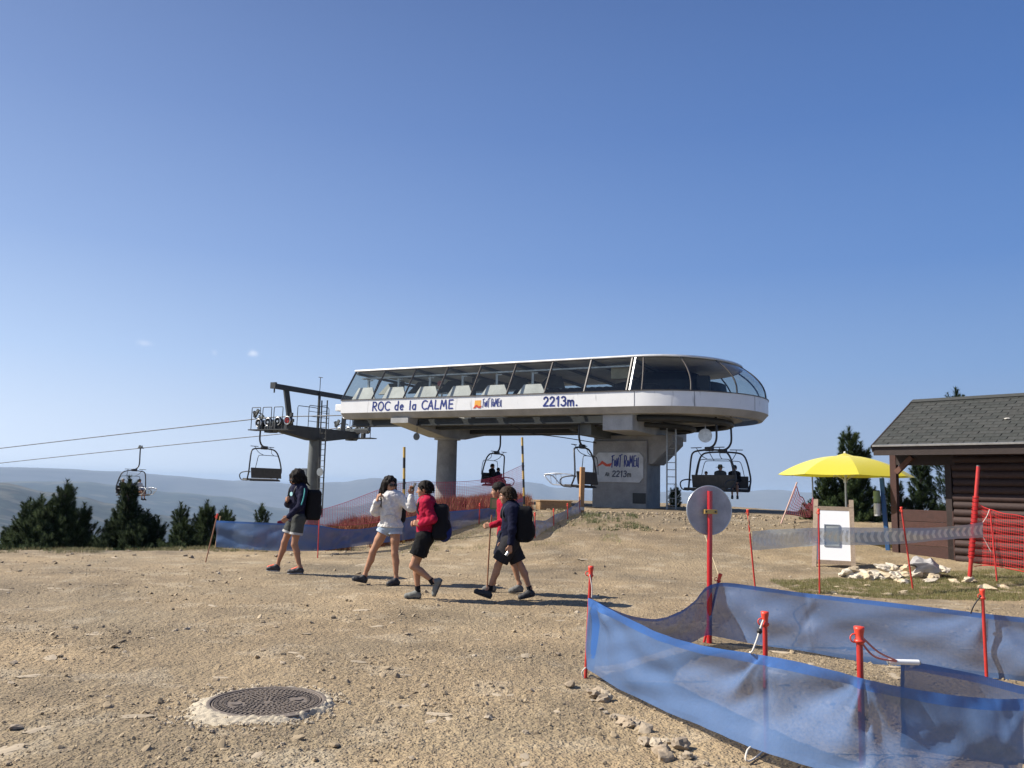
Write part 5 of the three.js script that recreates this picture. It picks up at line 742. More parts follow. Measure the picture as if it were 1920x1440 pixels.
gp('short pale pole at the left edge of the dark blue barrier', -6.38, -18.3, [-6.3, 0.72, -18.25], 0.016, { mat: mat(0.45, 0.3, 0.14, 0.7) });
gp('thin rusty pole in front of the dark blue barrier between two walkers', -3.83, -16.95, [-3.86, 1.08, -17.0], 0.011, { cap: true });
gp('dark thin pole behind the white hoodie', -2.58, -19.8, [-2.58, 0.85, -19.8], 0.014, { mat: M_dark });
gp('short red pole holding the dark barrier under the column', -0.79, -22.5, [-0.78, 1.05, -22.5], 0.016, { cap: true });
gp('red capped pole where the mound barrier begins', 0.63, -19.5, [0.615, 0.93, -19.5], 0.014, { cap: true });
gp('red capped pole midway up the mound barrier', 1.15, -21.1, [1.142, 0.99, -21.1], 0.014, { cap: true });
gp('red capped pole high on the mound barrier', 1.6, -22.5, [1.59, 1.11, -22.5], 0.014, { cap: true });
gp('slim red pole at the mound crest by the wooden post', 2.06, -24.2, [2.05, 1.3, -24.2], 0.013);
gp('red pole with knotted cord at the free end of the chevron tape', 3.9, -13.2, [3.79, 1.24, -13.2], 0.0135, { cap: true, cord: [[[3.8, 1.16, -13.18], [3.79, 1.05, -13.17], [3.83, 0.95, -13.17], [3.8, 0.88, -13.17], [3.84, 0.93, -13.18]]], cordMat: mat(0.5, 0.4, 0.24, 0.8) });
gp('red pole crossing the white board behind the chevron tape', 4.87, -13.1, [4.88, 1.28, -13.1], 0.0135, { cap: true });
gp('slanting red pole before the plank wall of the cabin', 6.75, -13.98, [6.6, 1.335, -13.98], 0.0135, { cap: true });
gp('slim red pole leaning in the bright red net', 8.72, -14.95, [8.74, 1.34, -15.1], 0.013, { cord: [[[8.72, 1.34, -15.08], [8.65, 1.22, -15.05], [8.55, 1.1, -15.02]], [[8.54, 0.84, -15.0], [8.6, 0.72, -15.0], [8.65, 0.6, -14.98]]] });
gp('pale leaning stake carrying the torn net beyond the board', 7.36, -22.5, [7.98, 1.86, -23], 0.02, { mat: mat(0.5, 0.32, 0.25, 0.7) });
gp('grey thin post behind the torn red net', 8.8, -24, [8.77, 2.1, -24], 0.022, { mat: M_steelG });
{ // thick leaning red post wrapped in netting
  const b = [8.5, GY(8.5, -15.43), -15.43], r = thing('red_post', 'thick red post wrapped in net cord in front of the log wall', 'post', b); const d = unit([0.25, 2.03, 0]);
  mesh('shaft', bar(d.map((v) => -0.05 * v), d.map((v) => v * 2.05), 0.037, 16, 0.034), M_pole, r);
  mesh('net_wrap', Array.from({ length: 46 }, (_, i) => new THREE.TorusGeometry(0.044 + 0.01 * Math.abs(Math.sin(i * 1.7)), 0.006, 5, 14).rotateX(Math.PI / 2 + 0.25 * Math.sin(i * 2.1)).translate(...d.map((v) => v * (0.36 + i * 0.025)))), M_redNet2, r);
  mesh('cap', bar(d.map((v) => 2.05 * v), d.map((v) => v * 2.07), 0.032, 14), M_steelG, r);
}
function striped(label, b, t) {
  const r = thing('striped_pole', label, 'marker pole', b, 0, 'black and yellow marker poles'), q = sub(t, b), n = 9, y = mat(0.55, 0.36, 0.08, 0.6), k = mat(0.02, 0.02, 0.022, 0.6);
  for (let i = 0; i < n; i++) mesh('stripe', bar(q.map((v) => v * (i / n)), q.map((v) => v * ((i + 1) / n)), 0.033, 12), i % 2 ? k : y, r);
  mesh('tie', new THREE.TorusGeometry(0.04, 0.012, 6, 14).rotateX(Math.PI / 2).translate(...q.map((v) => v * 0.62)), k, r);
}
striped('black and yellow striped pole behind the white hoodie', [-2.55, groundY(-2.55, -20.5), -20.5], [-2.634, 2.44, -20.5]);
striped('taller black and yellow striped pole at the end of the crimson net', [0.46, groundY(0.46, -24.3), -24.3], [0.34, 2.99, -24.3]);
{ const b = [2.13, groundY(2.13, -24.5), -24.5], p = thing('wooden_post', 'pale square wooden post at the top of the mound', 'post', b); mesh('timber', bx(0.13, 1.36, 0.13, 0.01, 0.66, 0, 0, 0.3, -0.015, 0.01), mat(0.5, 0.28, 0.12, 0.75, { map: rep(woodTex, 1.5), box: true }), p); mesh('foot_plate', bx(0.15, 0.1, 0.15, 0, 0.12, 0, 0, 0.3, 0, 0.01), M_alu, p); }
{ // round sign seen from behind
  const b = [2.043, GY(2.043, -8.5), -8.5], s = thing('round_sign', 'round sign seen from its plain grey back on a red pole', 'sign', b);
  mesh('pole', [bar([0, -0.03, 0], [0.012, 1.51, 0], 0.027, 18)], mat(0.46, 0.012, 0.016, 0.3, { clearcoat: 0.6 }), s);
  mesh('sign_disc', [new THREE.CylinderGeometry(0.247, 0.247, 0.012, 56).rotateX(Math.PI / 2).rotateY(0.22).translate(0.018, 1.312, -0.055)], worn(0.44, 0.43, 0.44, 0.6, { bump: 0.0004, k: 1.4 }), s);
  mesh('disc_rim', [new THREE.TorusGeometry(0.247, 0.008, 8, 56).rotateY(0.22).translate(0.018, 1.312, -0.055)], M_alu, s);
  const br = mesh('bracket', [bx(0.13, 0.045, 0.012, 0.014, 1.3, 0.032, 0, 0.12, 0, 0.004), bx(0.012, 0.045, 0.08, -0.045, 1.3, -0.005), bx(0.012, 0.045, 0.08, 0.075, 1.3, -0.01)], mat(0.5, 0.33, 0.1, 0.4, { metalness: 0.4 }), s);
  for (const x of [-0.035, 0.06]) mesh('bolt', disc(0.01, 0.012, x, 1.3, 0.04, 'z', 10), M_steel, br);
}
{ // translucent barrier tape with chevrons
  const T = NETLINE.TPt, B = NETLINE.TPb, ct = curve(T), cb = curve(B), L = ct.getLength(), O = [T[0][0], 0, T[0][2]], r = thing('barrier_tape', 'grey translucent tape with pale chevrons strung across the grass', 'barrier tape', O);
  const S = (u, v, off = 0) => { const a = ct.getPoint(u), b = cb.getPoint(u), p = b.lerp(a, v), x = u * L; p.z += 0.05 * noise(x * 1.6 + v, v * 1.2, 6) + 0.02 * Math.sin(x * 5 + v * 3) + off; p.y += 0.012 * noise(x * 2.4, v, 9); return [p.x - O[0], p.y - O[1], p.z - O[2]]; };
  mesh('film', sheet(160, 8, (u, v) => S(u, v)), mat(0.46, 0.52, 0.52, 0.35, { transparent: true, opacity: 0.7 }), r);
  const M_chev = mat(0.8, 0.77, 0.66, 0.6, { transparent: true, opacity: 0.75 });
  const N = 40; for (let i = 0; i < N; i++) { const u0 = (i + 0.5) / N, w = 0.006, q = 0.008; mesh('chevron', merge([0, 1].map((h) => sheet(3, 3, (a, b) => { const v = h ? lerp(0.5, 0.82, b) : lerp(0.18, 0.5, b); const du = (h ? lerp(0, q, b) : lerp(q, 0, b)); return S(clamp(u0 + du + (a - 0.5) * w * 2), v, 0.004); }))), M_chev, r); }
}
// ---------------------------------------------------------------- log cabin: x along the eave, z outwards
{
  const turn = -48.3 * Math.PI / 180, LP = [8.25, 0, -17.95], cab = thing('log_cabin', 'dark brown log cabin with grey shingle roof and open porch', 'cabin', LP, turn);
  const wood = (r, g, b, k = 1) => mat(r, g, b, 0.75, { map: rep(woodTex, 1.1 * k), bumpMap: rep(woodTex, 1.1 * k), bumpScale: 0.004, box: true });
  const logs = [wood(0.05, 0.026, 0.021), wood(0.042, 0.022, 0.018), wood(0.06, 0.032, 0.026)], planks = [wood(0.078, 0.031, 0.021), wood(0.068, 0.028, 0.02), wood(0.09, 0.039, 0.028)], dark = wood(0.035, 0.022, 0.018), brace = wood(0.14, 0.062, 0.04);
  const zw = -0.22, x0 = 1.22, x1 = 6.4, g0 = -0.25, r0 = rng(5);
  for (let i = 0; i < 18; i++) { const y = g0 + 0.078 + i * 0.156, L = x1 - x0 + (r0() - 0.5) * 0.05; const g = new THREE.CylinderGeometry(0.082, 0.082, L, 14, 1).rotateZ(Math.PI / 2).translate((x0 + x1) / 2 + (r0() - 0.5) * 0.02, y, zw); mesh('log', g, logs[i % 3], cab); }
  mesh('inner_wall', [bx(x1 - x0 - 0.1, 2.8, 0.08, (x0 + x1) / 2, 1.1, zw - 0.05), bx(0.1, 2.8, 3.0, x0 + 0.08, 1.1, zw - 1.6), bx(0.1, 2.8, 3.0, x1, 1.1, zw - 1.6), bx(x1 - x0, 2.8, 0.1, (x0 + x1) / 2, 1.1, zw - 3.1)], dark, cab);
  // porch half walls of boards, front and rear
  for (const [z, nm] of [[zw + 0.02, 0], [zw - 3.1, 1]]) for (let i = 0; i < 5; i++) mesh('plank', bx(x0 - 0.1, 0.244, 0.04, (x0 + 0.06) / 2, 0.16 + i * 0.25 - 0.02, z, 0, 0, 0, 0.006), planks[(i + nm) % 3], cab);
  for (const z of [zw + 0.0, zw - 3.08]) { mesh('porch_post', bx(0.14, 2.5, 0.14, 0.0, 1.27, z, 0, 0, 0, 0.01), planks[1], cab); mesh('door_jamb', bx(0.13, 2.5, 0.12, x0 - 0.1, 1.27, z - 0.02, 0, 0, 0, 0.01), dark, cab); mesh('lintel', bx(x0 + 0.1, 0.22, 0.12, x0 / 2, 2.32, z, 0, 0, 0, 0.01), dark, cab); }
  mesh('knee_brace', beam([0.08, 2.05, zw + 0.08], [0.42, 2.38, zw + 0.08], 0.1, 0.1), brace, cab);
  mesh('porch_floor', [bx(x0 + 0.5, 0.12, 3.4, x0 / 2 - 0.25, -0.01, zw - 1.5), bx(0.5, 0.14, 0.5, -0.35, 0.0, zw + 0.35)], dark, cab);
  mesh('porch_lamp', bx(0.6, 0.05, 0.08, 0.62, 2.46, zw - 0.5), M_alu, cab);
  // roof
  const ez = 0.5, rz = -1.62, ey = 2.6, ry = 3.74, sl = Math.atan2(ry - ey, ez - rz), LL = Math.hypot(ry - ey, ez - rz), xa = -0.12, xb = 6.7;
  const rf = mesh('roof', [prism([[rz, ry], [ez, ey], [ez, ey - 0.09], [rz, ry - 0.09]], xb - xa, 0).rotateY(-Math.PI / 2).translate(xb, 0, 0).applyMatrix4(new THREE.Matrix4().makeScale(1, 1, 1)), prism([[rz, ry], [rz - (ez - rz), ey], [rz - (ez - rz), ey - 0.09], [rz, ry - 0.09]], xb - xa, 0).rotateY(-Math.PI / 2).translate(xb, 0, 0)], dark, cab);
  const onRoof = (x, s, up) => [x, ey + Math.sin(sl) * s + Math.cos(sl) * up, ez - Math.cos(sl) * s + Math.sin(sl) * up];
  const shing = [0, 1, 2, 3].map((i) => worn([0.044, 0.052, 0.039, 0.048][i], [0.047, 0.054, 0.042, 0.049][i], [0.041, 0.048, 0.037, 0.043][i], 0.95, { bump: 0.002, k: 3 })), rows = 16, sw = 0.3, rest = [];
  const sg = new RoundedBoxGeometry(sw - 0.012, 0.014, LL / rows + 0.05, 1, 0.004);
  for (let j = 0; j < rows; j++) for (let i = j % 2 ? -1 : 0; xa + i * sw + (j % 2) * 0.15 < xb - 0.2; i++) {
    const half = j % 2 && i < 0, x = half ? xa + 0.077 : xa + i * sw + (j % 2) * 0.15 + sw / 2, p = onRoof(x + (r0() - 0.5) * 0.01, (j + 0.45) * LL / rows, 0.012 + r0() * 0.004), k = Math.floor(r0() * 4), tilt = sl - 0.05;
    const g = sg; if (x < 5.4) { const m = mesh('shingle', g, shing[k], rf); m.position.set(...p); m.rotation.x = tilt; if (half) m.scale.x = 0.49; } else rest.push(sg.clone().rotateX(tilt).translate(...p));
  }
  tag(mesh('shingles', rest, shing[0], rf), null, null, null, 'stuff');
  mesh('ridge_cap', [bx(xb - xa, 0.03, 0.16, (xa + xb) / 2, ry + 0.005, rz + 0.07, sl), bx(xb - xa, 0.03, 0.16, (xa + xb) / 2, ry + 0.005, rz - 0.07, -sl)], shing[1], rf);
  mesh('verge_board', [beam(onRoof(xa - 0.015, -0.05, -0.05), onRoof(xa - 0.015, LL, -0.05), 0.03, 0.16)], dark, rf);
  mesh('eave_trim', bx(xb - xa, 0.035, 0.05, (xa + xb) / 2, ey + 0.0, ez + 0.03, 0.2), M_alu, rf);
  mesh('fascia_board', bx(xb - xa, 0.17, 0.03, (xa + xb) / 2, ey - 0.12, ez - 0.02), dark, rf);
  for (let i = 0; i < 9; i++) mesh('rafter', beam(onRoof(0.05 + i * 0.75, 0.05, -0.13), onRoof(0.05 + i * 0.75, LL - 0.1, -0.13), 0.08, 0.12), dark, rf);
  mesh('stone_on_roof', new THREE.DodecahedronGeometry(0.05, 0).scale(1.3, 0.4, 1).translate(...onRoof(2.2, 1.1, 0.04)), mat(0.55, 0.52, 0.46, 0.9), rf);
}
// parasol
{
  const x = 7.91, z = -19.5, u = thing('parasol', 'bright yellow parasol open beside the cabin porch', 'parasol', [x, groundY(x, z), z]), h = groundY(x, z), top = 2.46 - h, rim = 1.99 - h, R = 1.52, N = 8;
  const M_y = mat(0.70, 0.62, 0.02, 0.7, { transmission: 0.35, thickness: 0, bumpMap: rep(weaveBump, 8), bumpScale: 0.001 });
  for (let k = 0; k < N; k++) {
    const a0 = k / N * 2 * Math.PI + 0.2, a1 = (k + 1) / N * 2 * Math.PI + 0.2;
    mesh('canopy_panel', sheet(8, 12, (s, t) => { const r = 0.06 + (R - 0.06) * t, a = lerp(a0, a1, s), flat = lerp(1, Math.cos((a1 - a0) / 2) / Math.cos(a - (a0 + a1) / 2), t); const sag = 0.05 * Math.sin(Math.PI * s) * t * (1 - 0.4 * t); return [Math.cos(a) * r * flat, lerp(top, rim, Math.pow(t, 2.0)) - sag * 0.6, Math.sin(a) * r * flat]; }), M_y, u);
    const e = [Math.cos(a0) * R, rim - 0.01, Math.sin(a0) * R];
    mesh('rib', tube([[0, top - 0.04, 0], [Math.cos(a0) * R * 0.5, lerp(top, rim, 0.25) - 0.03, Math.sin(a0) * R * 0.5], e], 0.009, 10, 5), M_alu, u);
    mesh('strut', bar([0, rim - 0.12, 0], [Math.cos(a0) * R * 0.5, lerp(top, rim, 0.25) - 0.03, Math.sin(a0) * R * 0.5], 0.007, 5), M_alu, u);
  }
  mesh('vent_cap', new THREE.ConeGeometry(0.3, 0.1, 8, 1, true).translate(0, top + 0.015, 0), M_y, u);
  mesh('finial', new THREE.SphereGeometry(0.028, 12, 8).translate(0, top + 0.075, 0), mat(0.75, 0.75, 0.7, 0.5), u);
  mesh('pole', bar([0, -0.05, 0], [0, top, 0], 0.024, 14), M_alu, u);
  mesh('hub', disc(0.045, 0.09, 0, rim - 0.12, 0), M_alu, u);
  mesh('base', [disc(0.28, 0.07, 0, 0.03, 0), disc(0.06, 0.2, 0, 0.12, 0)], M_concrete, u);
}
{ // blue post with a hanging two-tone bin
  const x = 8.25, z = -18.35, h = groundY(x, z), p = thing('blue_post', 'blue painted square post beside the cabin porch', 'post', [x, h, z]);
  mesh('shaft', beam([0.07, -0.03, 0.05], [0.0, 1.93 - h, 0], 0.085, 0.085), worn(0.03, 0.11, 0.27, 0.55, { k: 1.5 }), p);
  mesh('bolt', disc(0.014, 0.1, 0.03, 1.2, 0.03, 'z', 10), M_steel, p);
  const b = thing('hanging_bin', 'small round bin, green above and white below, on the blue post', 'bin', [x - 0.14, 1.1, z + 0.04]);
  mesh('body', new THREE.CylinderGeometry(0.068, 0.068, 0.27, 24).translate(0, 0.135, 0), worn(0.6, 0.6, 0.58, 0.5, { k: 2 }), b); mesh('green_sleeve', new THREE.CylinderGeometry(0.071, 0.071, 0.26, 24).translate(0, 0.41, 0), worn(0.2, 0.28, 0.13, 0.6, { k: 2 }), b); mesh('strap', [new THREE.TorusGeometry(0.073, 0.006, 6, 24).rotateX(Math.PI / 2).translate(0, 0.3, 0), bx(0.1, 0.03, 0.02, 0.08, 0.3, -0.02)], M_steel, b); mesh('lid', disc(0.062, 0.02, 0, 0.55, 0), M_steel, b);
}
{ // A-frame notice board
  const b = thing('notice_board', 'wooden A-frame stand with white panel and grey notice holder', 'notice board', [6.42, GY(6.42, -16.5), -16.5], -0.38), lean = 0.24, M_w = mat(0.42, 0.33, 0.24, 0.8, { map: rep(woodTex, 2), box: true }), W = 0.36, H = 1.36;
  const F = (x, y) => [x + 0.015 * y, y * Math.cos(lean), -y * Math.sin(lean)];
  for (const s of [-1, 1]) { mesh('frame_leg', beam(F(s * W, -0.03), F(s * (W - 0.03), H), 0.085, 0.05), M_w, b); mesh('rear_leg', beam([s * W, -0.02, -0.62], F(s * (W - 0.06), H - 0.1).map((v, i) => i === 2 ? v - 0.05 : v), 0.07, 0.045), mat(0.12, 0.07, 0.045, 0.8), b); }
  mesh('cross_rail', beam(F(-W, 0.1), F(W, 0.1), 0.045, 0.08), M_w, b); mesh('cross_rail', beam(F(-W, 1.18), F(W, 1.18), 0.045, 0.08), M_w, b);
  const pg = bx(2 * W - 0.09, 1.0, 0.015, 0, 0, 0, 0, 0, 0, 0.003).rotateX(-lean).translate(...F(0, 0.64)), pn = mesh('white_panel', pg, mat(0.8, 0.8, 0.78, 0.5), b);
  const fz = (x, y, w, h, d, z) => bx(w, h, d, 0, 0, z).rotateX(-lean).translate(...F(x, y));
  mesh('notice_holder', [fz(-0.03, 0.42, 0.29, 0.02, 0.02, 0.015), fz(-0.03, 0.84, 0.29, 0.02, 0.02, 0.015), fz(-0.165, 0.63, 0.02, 0.42, 0.02, 0.015), fz(0.105, 0.63, 0.025, 0.42, 0.025, 0.015)], M_galv, pn);
  mesh('notice_sheet', fz(-0.03, 0.63, 0.25, 0.4, 0.006, 0.013), mat(0.30, 0.32, 0.31, 0.35), pn);
}
{ // low timber planter on the mound
  const x = 1.45, z = -27, b = thing('timber_box', 'low pale plank box on the mound behind the blue barrier', 'box', [x, groundY(x, z), z], 0.2), m = mat(0.4, 0.26, 0.13, 0.8, { map: rep(woodTex, 1.5), box: true });
  for (let i = 0; i < 2; i++) mesh('plank', bx(1.0, 0.13, 0.04, 0, 0.08 + i * 0.135, 0.3, 0, 0, 0, 0.005), m, b); for (const s of [-1, 1]) mesh('plank', bx(0.04, 0.27, 0.6, s * 0.5, 0.14, 0), m, b); mesh('plank', bx(1.0, 0.27, 0.04, 0, 0.14, -0.3), m, b); mesh('cover_board', bx(1.08, 0.03, 0.7, 0, 0.29, 0), m, b);
}
{ const x = -0.32, z = -21.9, b = thing('small_placard', 'small green edged wooden placard on a stake by the barrier', 'placard', [x, groundY(x, z), z]); mesh('stake', bx(0.04, 0.5, 0.03, 0, 0.22, 0), mat(0.3, 0.2, 0.1, 0.8), b); mesh('frame', bx(0.34, 0.3, 0.02, 0, 0.58, 0.01), mat(0.1, 0.2, 0.08, 0.7), b); mesh('face', bx(0.27, 0.23, 0.02, 0.0, 0.58, 0.022), mat(0.36, 0.24, 0.12, 0.7), b); }
// ---------------------------------------------------------------- mountain pines and scrub
const M_bark = worn(0.13, 0.09, 0.065, 0.95, { bump: 0.01, k: 2 });
const needleMats = [mat(0.034, 0.056, 0.022, 0.85, { specularIntensity: 0.3, vertexColors: true }), mat(0.040, 0.064, 0.025, 0.85, { specularIntensity: 0.3, vertexColors: true }), mat(0.030, 0.050, 0.021, 0.85, { specularIntensity: 0.3, vertexColors: true })];
function shootTemplate(seed) {                        // one bottle-brush shoot, a unit long, needles swept forward
  const r = rng(seed), pos = [];
  for (let i = 0; i < 46; i++) { const t = i / 46, a = i * 2.4 + r(), l = 0.40 * (0.8 + r() * 0.4) * (0.75 + 0.5 * Math.sin(Math.PI * t)), sw = 0.3 + 0.5 * t + r() * 0.4, c = Math.cos(a), s = Math.sin(a), w = 0.034; const tip = [c * l, t + l * sw, s * l], q = [-s * w, 0, c * w]; pos.push(q[0], t, q[2], -q[0], t, -q[2], ...tip); }
  for (let i = 0; i < 8; i++) { const a = i * 0.8, l = 0.2; pos.push(Math.cos(a) * 0.04, 0.95, Math.sin(a) * 0.04, -Math.cos(a) * 0.04, 0.95, -Math.sin(a) * 0.04, Math.cos(a + 1) * l, 1.22, Math.sin(a + 1) * l); }
  return new Float32Array(pos);
}
const SHOOTS = [1, 2, 3, 4].map(shootTemplate);
function pine(label, x, z, H, R, o = {}) {
  const r = rng(o.seed ?? 1), base = o.y ?? groundY(x, z), root = thing('pine_tree', label, 'tree', [x, base - 0.1, z], o.turn ?? 0, 'mountain pines'), limbs = [], chunks = [], tints = [], m4 = new THREE.Matrix4(), q = new THREE.Quaternion(), v = V3();
  const stems = o.stems ?? [[0, 0, 1, 1]];
  const shoot = (p, d, L) => { q.setFromUnitVectors(V3(0, 1, 0), V3(...unit(d))); m4.compose(V3(...p), q, V3(L, L, L)); const t = SHOOTS[Math.floor(r() * 4)], out = new Float32Array(t.length); for (let i = 0; i < t.length; i += 3) { v.set(t[i], t[i + 1], t[i + 2]).applyMatrix4(m4); out[i] = v.x; out[i + 1] = v.y; out[i + 2] = v.z; } chunks.push(out); tints.push(0.75 + 0.95 * r() * r()); };
  for (const [sx, sz, hk, rk] of stems) {
    const h = H * hk, rad = R * rk, lx = (r() - 0.5) * 0.12 * h, lz = (r() - 0.5) * 0.1 * h;
    const axis = (t) => [sx * (0.3 + 0.7 * t) + lx * t * t, h * t, sz * (0.3 + 0.7 * t) + lz * t * t];
    limbs.push([axis(0), axis(0.5), 0.028 * h + 0.02, 0.016 * h + 0.012], [axis(0.5), axis(0.97), 0.016 * h + 0.012, 0.012]);
    const n = Math.round((o.dense ?? 1) * 40 * Math.sqrt(h)), prof = o.prof ?? ((t) => Math.pow(1 - t, 0.75) * (0.55 + 0.6 * Math.sin(Math.PI * Math.min(1, t * 1.4 + 0.15))));
    for (let i = 0; i < n; i++) {
      const t = 0.05 + 0.92 * Math.pow((i + r() * 0.7) / n, 0.9), a = i * 2.399 + r() * 0.7, L = Math.max(0.16, rad * prof(t) * (0.62 + 0.55 * r())), p0 = axis(t), c = Math.cos(a), s = Math.sin(a), lift = 0.05 + 0.4 * t + 0.25 * r();
      const bp = (u) => [p0[0] + c * L * u, p0[1] + L * (lift * 0.35 * u + lift * 0.6 * u * u), p0[2] + s * L * u];
      limbs.push([p0, bp(0.6), 0.011 * L + 0.009, 0.006 * L + 0.005]);
      const k = Math.max(3, Math.round(L * 17)), sl = o.shoot ?? 0.19;
      for (let j = 0; j < k; j++) { const u = 0.3 + 0.7 * Math.pow((j + r()) / k, 0.7), b = bp(u), side = (r() - 0.5) * 1.5, up = 0.55 + 0.9 * r() + 0.5 * t; const e = 0.17 * L * (1.1 - u) + 0.05; shoot([b[0] + (r() - 0.5) * e * 2, b[1] + (r() - 0.35) * e * 1.6, b[2] + (r() - 0.5) * e * 2], [c * (0.7 + 0.3 * u) - s * side * 0.7, up, s * (0.7 + 0.3 * u) + c * side * 0.7], sl * (0.7 + 0.55 * r())); }
      shoot(bp(1), [c * 0.8, 0.9 + t, s * 0.8], sl * (0.9 + 0.5 * r()));
    }
    for (let i = 0; i < 5; i++) { const p = axis(0.9 + 0.02 * i); shoot(p, [(r() - 0.5) * 0.5, 1, (r() - 0.5) * 0.5], (o.shoot ?? 0.21) * (1.1 + 0.4 * r())); } shoot(axis(0.97), [0, 1, 0], (o.shoot ?? 0.21) * 1.9);
  }
  mesh('trunk', limbs.map(([p, e, a, b]) => bar(p, e, a, 6, b)), M_bark, root);
  let len = 0; for (const c of chunks) len += c.length; const all = new Float32Array(len); let k = 0; for (const c of chunks) { all.set(c, k); k += c.length; }
  const g = new THREE.BufferGeometry(); g.setAttribute('position', new THREE.BufferAttribute(all, 3)); g.computeVertexNormals(); g.setAttribute('uv', new THREE.BufferAttribute(new Float32Array(len / 3 * 2), 2));
  { const col = new Float32Array(len); let w = 0; chunks.forEach((c, i) => { for (let j = 0; j < c.length; j += 3) { col[w++] = tints[i] * (0.9 + 0.25 * tints[i]); col[w++] = tints[i] * 1.1; col[w++] = tints[i]; } }); g.setAttribute('color', new THREE.BufferAttribute(col, 3)); }
  mesh('crown', g, needleMats[(o.seed ?? 0) % 3], root);
  return root;
}
const round = (t) => Math.sqrt(Math.max(0, 1 - Math.pow(t * 1.02, 2.2))) * (0.75 + 0.35 * Math.sin(t * 5));
pine('broad many-stemmed dark pine on the left crest', -14.9, -27.2, 3.15, 1.7, { seed: 4, y: -2.0, prof: round, dense: 1.5, stems: [[0.1, 0, 0.88, 0.8], [0.55, 0.1, 1.0, 0.5], [-0.6, 0.1, 0.8, 0.65], [-1.3, 0.2, 0.5, 0.5], [1.1, 0.1, 0.76, 0.45], [0.0, 0.6, 0.66, 0.8], [-0.4, -0.3, 0.84, 0.6], [0.75, 0.4, 0.6, 0.6]] });
pine('bushy pine whose top reaches the chair with riders', -12.4, -27.4, 3.45, 1.4, { seed: 8, y: -2.05, dense: 1.6, prof: round, stems: [[0.0, 0, 0.98, 0.52], [-0.5, 0.2, 0.6, 0.6], [0.5, 0.1, 0.66, 0.6], [0.1, 0.4, 0.62, 0.8], [-0.2, -0.2, 0.78, 0.6]] });
pine('small slim pine just right of the bushy one', -11.45, -27.3, 1.75, 0.5, { seed: 11, y: -1.75, dense: 1.2 });
pine('low dark seedling pine between the two big pines', -13.62, -27.0, 1.2, 0.4, { seed: 13, y: -1.7 });
pine('pointed pine left of a leaning bamboo pole', -11.15, -28.5, 2.2, 0.55, { seed: 15, y: -1.75, dense: 1.3 });
pine('rounded pine standing behind the pointed one', -10.6, -28.6, 2.0, 0.65, { seed: 17, y: -1.75, dense: 1.3 });
pine('taller pine at the left end of the dark blue barrier', -10.1, -28.2, 2.2, 0.75, { seed: 19, y: -1.65, dense: 1.5, stems: [[0, 0, 1, 1], [0.55, 0.1, 0.85, 0.8]] });
pine('slender pine tip rising above the dark blue barrier', -9.7, -28.6, 1.95, 0.45, { seed: 21, y: -1.6 });
pine('lone small pine tip behind the bowed walker', -9.1, -31, 2.15, 0.45, { seed: 23, y: -1.75 });
pine('low bushy pine filling the gap before the bamboo pole', -10.3, -26.5, 1.5, 0.75, { seed: 27, y: -1.5, dense: 1.4, prof: round });
pine('low spreading pine between the bushy pine and pointed one', -11.75, -26.6, 1.3, 0.7, { seed: 29, y: -1.55, dense: 1.4, prof: round });
pine('tiny pine tip between the bamboo pole and bowed walker', -11.0, -32, 2.0, 0.4, { seed: 25, y: -1.9 });
pine('tall full pine behind the yellow parasol', 9.75, -24.2, 3.5, 1.35, { seed: 31, y: -0.2, dense: 1.7, stems: [[0.1, 0, 1.0, 0.75], [-0.75, 0.2, 0.72, 0.8], [0.75, -0.1, 0.88, 0.7], [0.0, 0.4, 0.6, 1.0]] });
pine('dense pine filling the porch opening', 12.1, -24.8, 3.1, 1.3, { seed: 35, y: -0.5, dense: 1.6, stems: [[0.4, 0, 1.0, 0.8], [-0.7, 0.1, 0.75, 0.8]] });
pine('pine whose tip shows above the cabin roof', 15.7, -28.5, 6.0, 1.8, { seed: 39, y: -0.8, dense: 1.1 });
pine('small dark pine far below the chair under the nose', 8.9, -38, 1.6, 0.5, { seed: 41, y: 0.1 });
pine('little dark pine left of the round sign', 7.75, -39, 1.35, 0.4, { seed: 43, y: 0.2 });

// scrub, grass: nobody could count it
function scatter(name, label, cat, geo, m, n, f, seed) {
  const im = new THREE.InstancedMesh(geo, m, n), r = rng(seed), d = new THREE.Object3D(), col = new THREE.Color(); let k = 0, guard = 0;
  while (k < n && guard++ < n * 30) { const s = f(r); if (!s) continue; d.position.set(...s.p); d.rotation.set(...(s.r ?? [0, r() * 6.28, 0])); d.scale.set(...(s.s)); d.updateMatrix(); im.setMatrixAt(k, d.matrix); im.setColorAt(k, col.setRGB(...(s.c ?? [1, 1, 1]))); k++; }
  im.count = k; im.name = numbered(name); scene.add(im); im.castShadow = im.receiveShadow = true; return tag(im, label, cat, null, 'stuff');
}
function tuft(n, h, w, spread, seed) { const r = rng(seed), p = []; for (let i = 0; i < n; i++) { const a = r() * 6.28, x = (r() - 0.5) * spread, z = (r() - 0.5) * spread, l = h * (0.6 + 0.6 * r()), b = 0.45 * r() * l, c = Math.cos(a), s = Math.sin(a); p.push(x - s * w, 0, z + c * w, x + s * w, 0, z - c * w, x + c * b * 0.4, l * 0.6, z + s * b * 0.4); p.push(x + c * b * 0.4 - s * w * 0.7, l * 0.6, z + s * b * 0.4 + c * w * 0.7, x + c * b * 0.4 + s * w * 0.7, l * 0.6, z + s * b * 0.4 - c * w * 0.7, x + c * b, l, z + s * b); } const g = new THREE.BufferGeometry(); g.setAttribute('position', new THREE.Float32BufferAttribute(p, 3)); g.computeVertexNormals(); return g; }
const M_grass = mat(0.165, 0.175, 0.06, 0.8, { transmission: 0.2, thickness: 0 }), M_dry = mat(0.30, 0.24, 0.12, 0.85), M_rust = mat(0.20, 0.075, 0.035, 0.85);
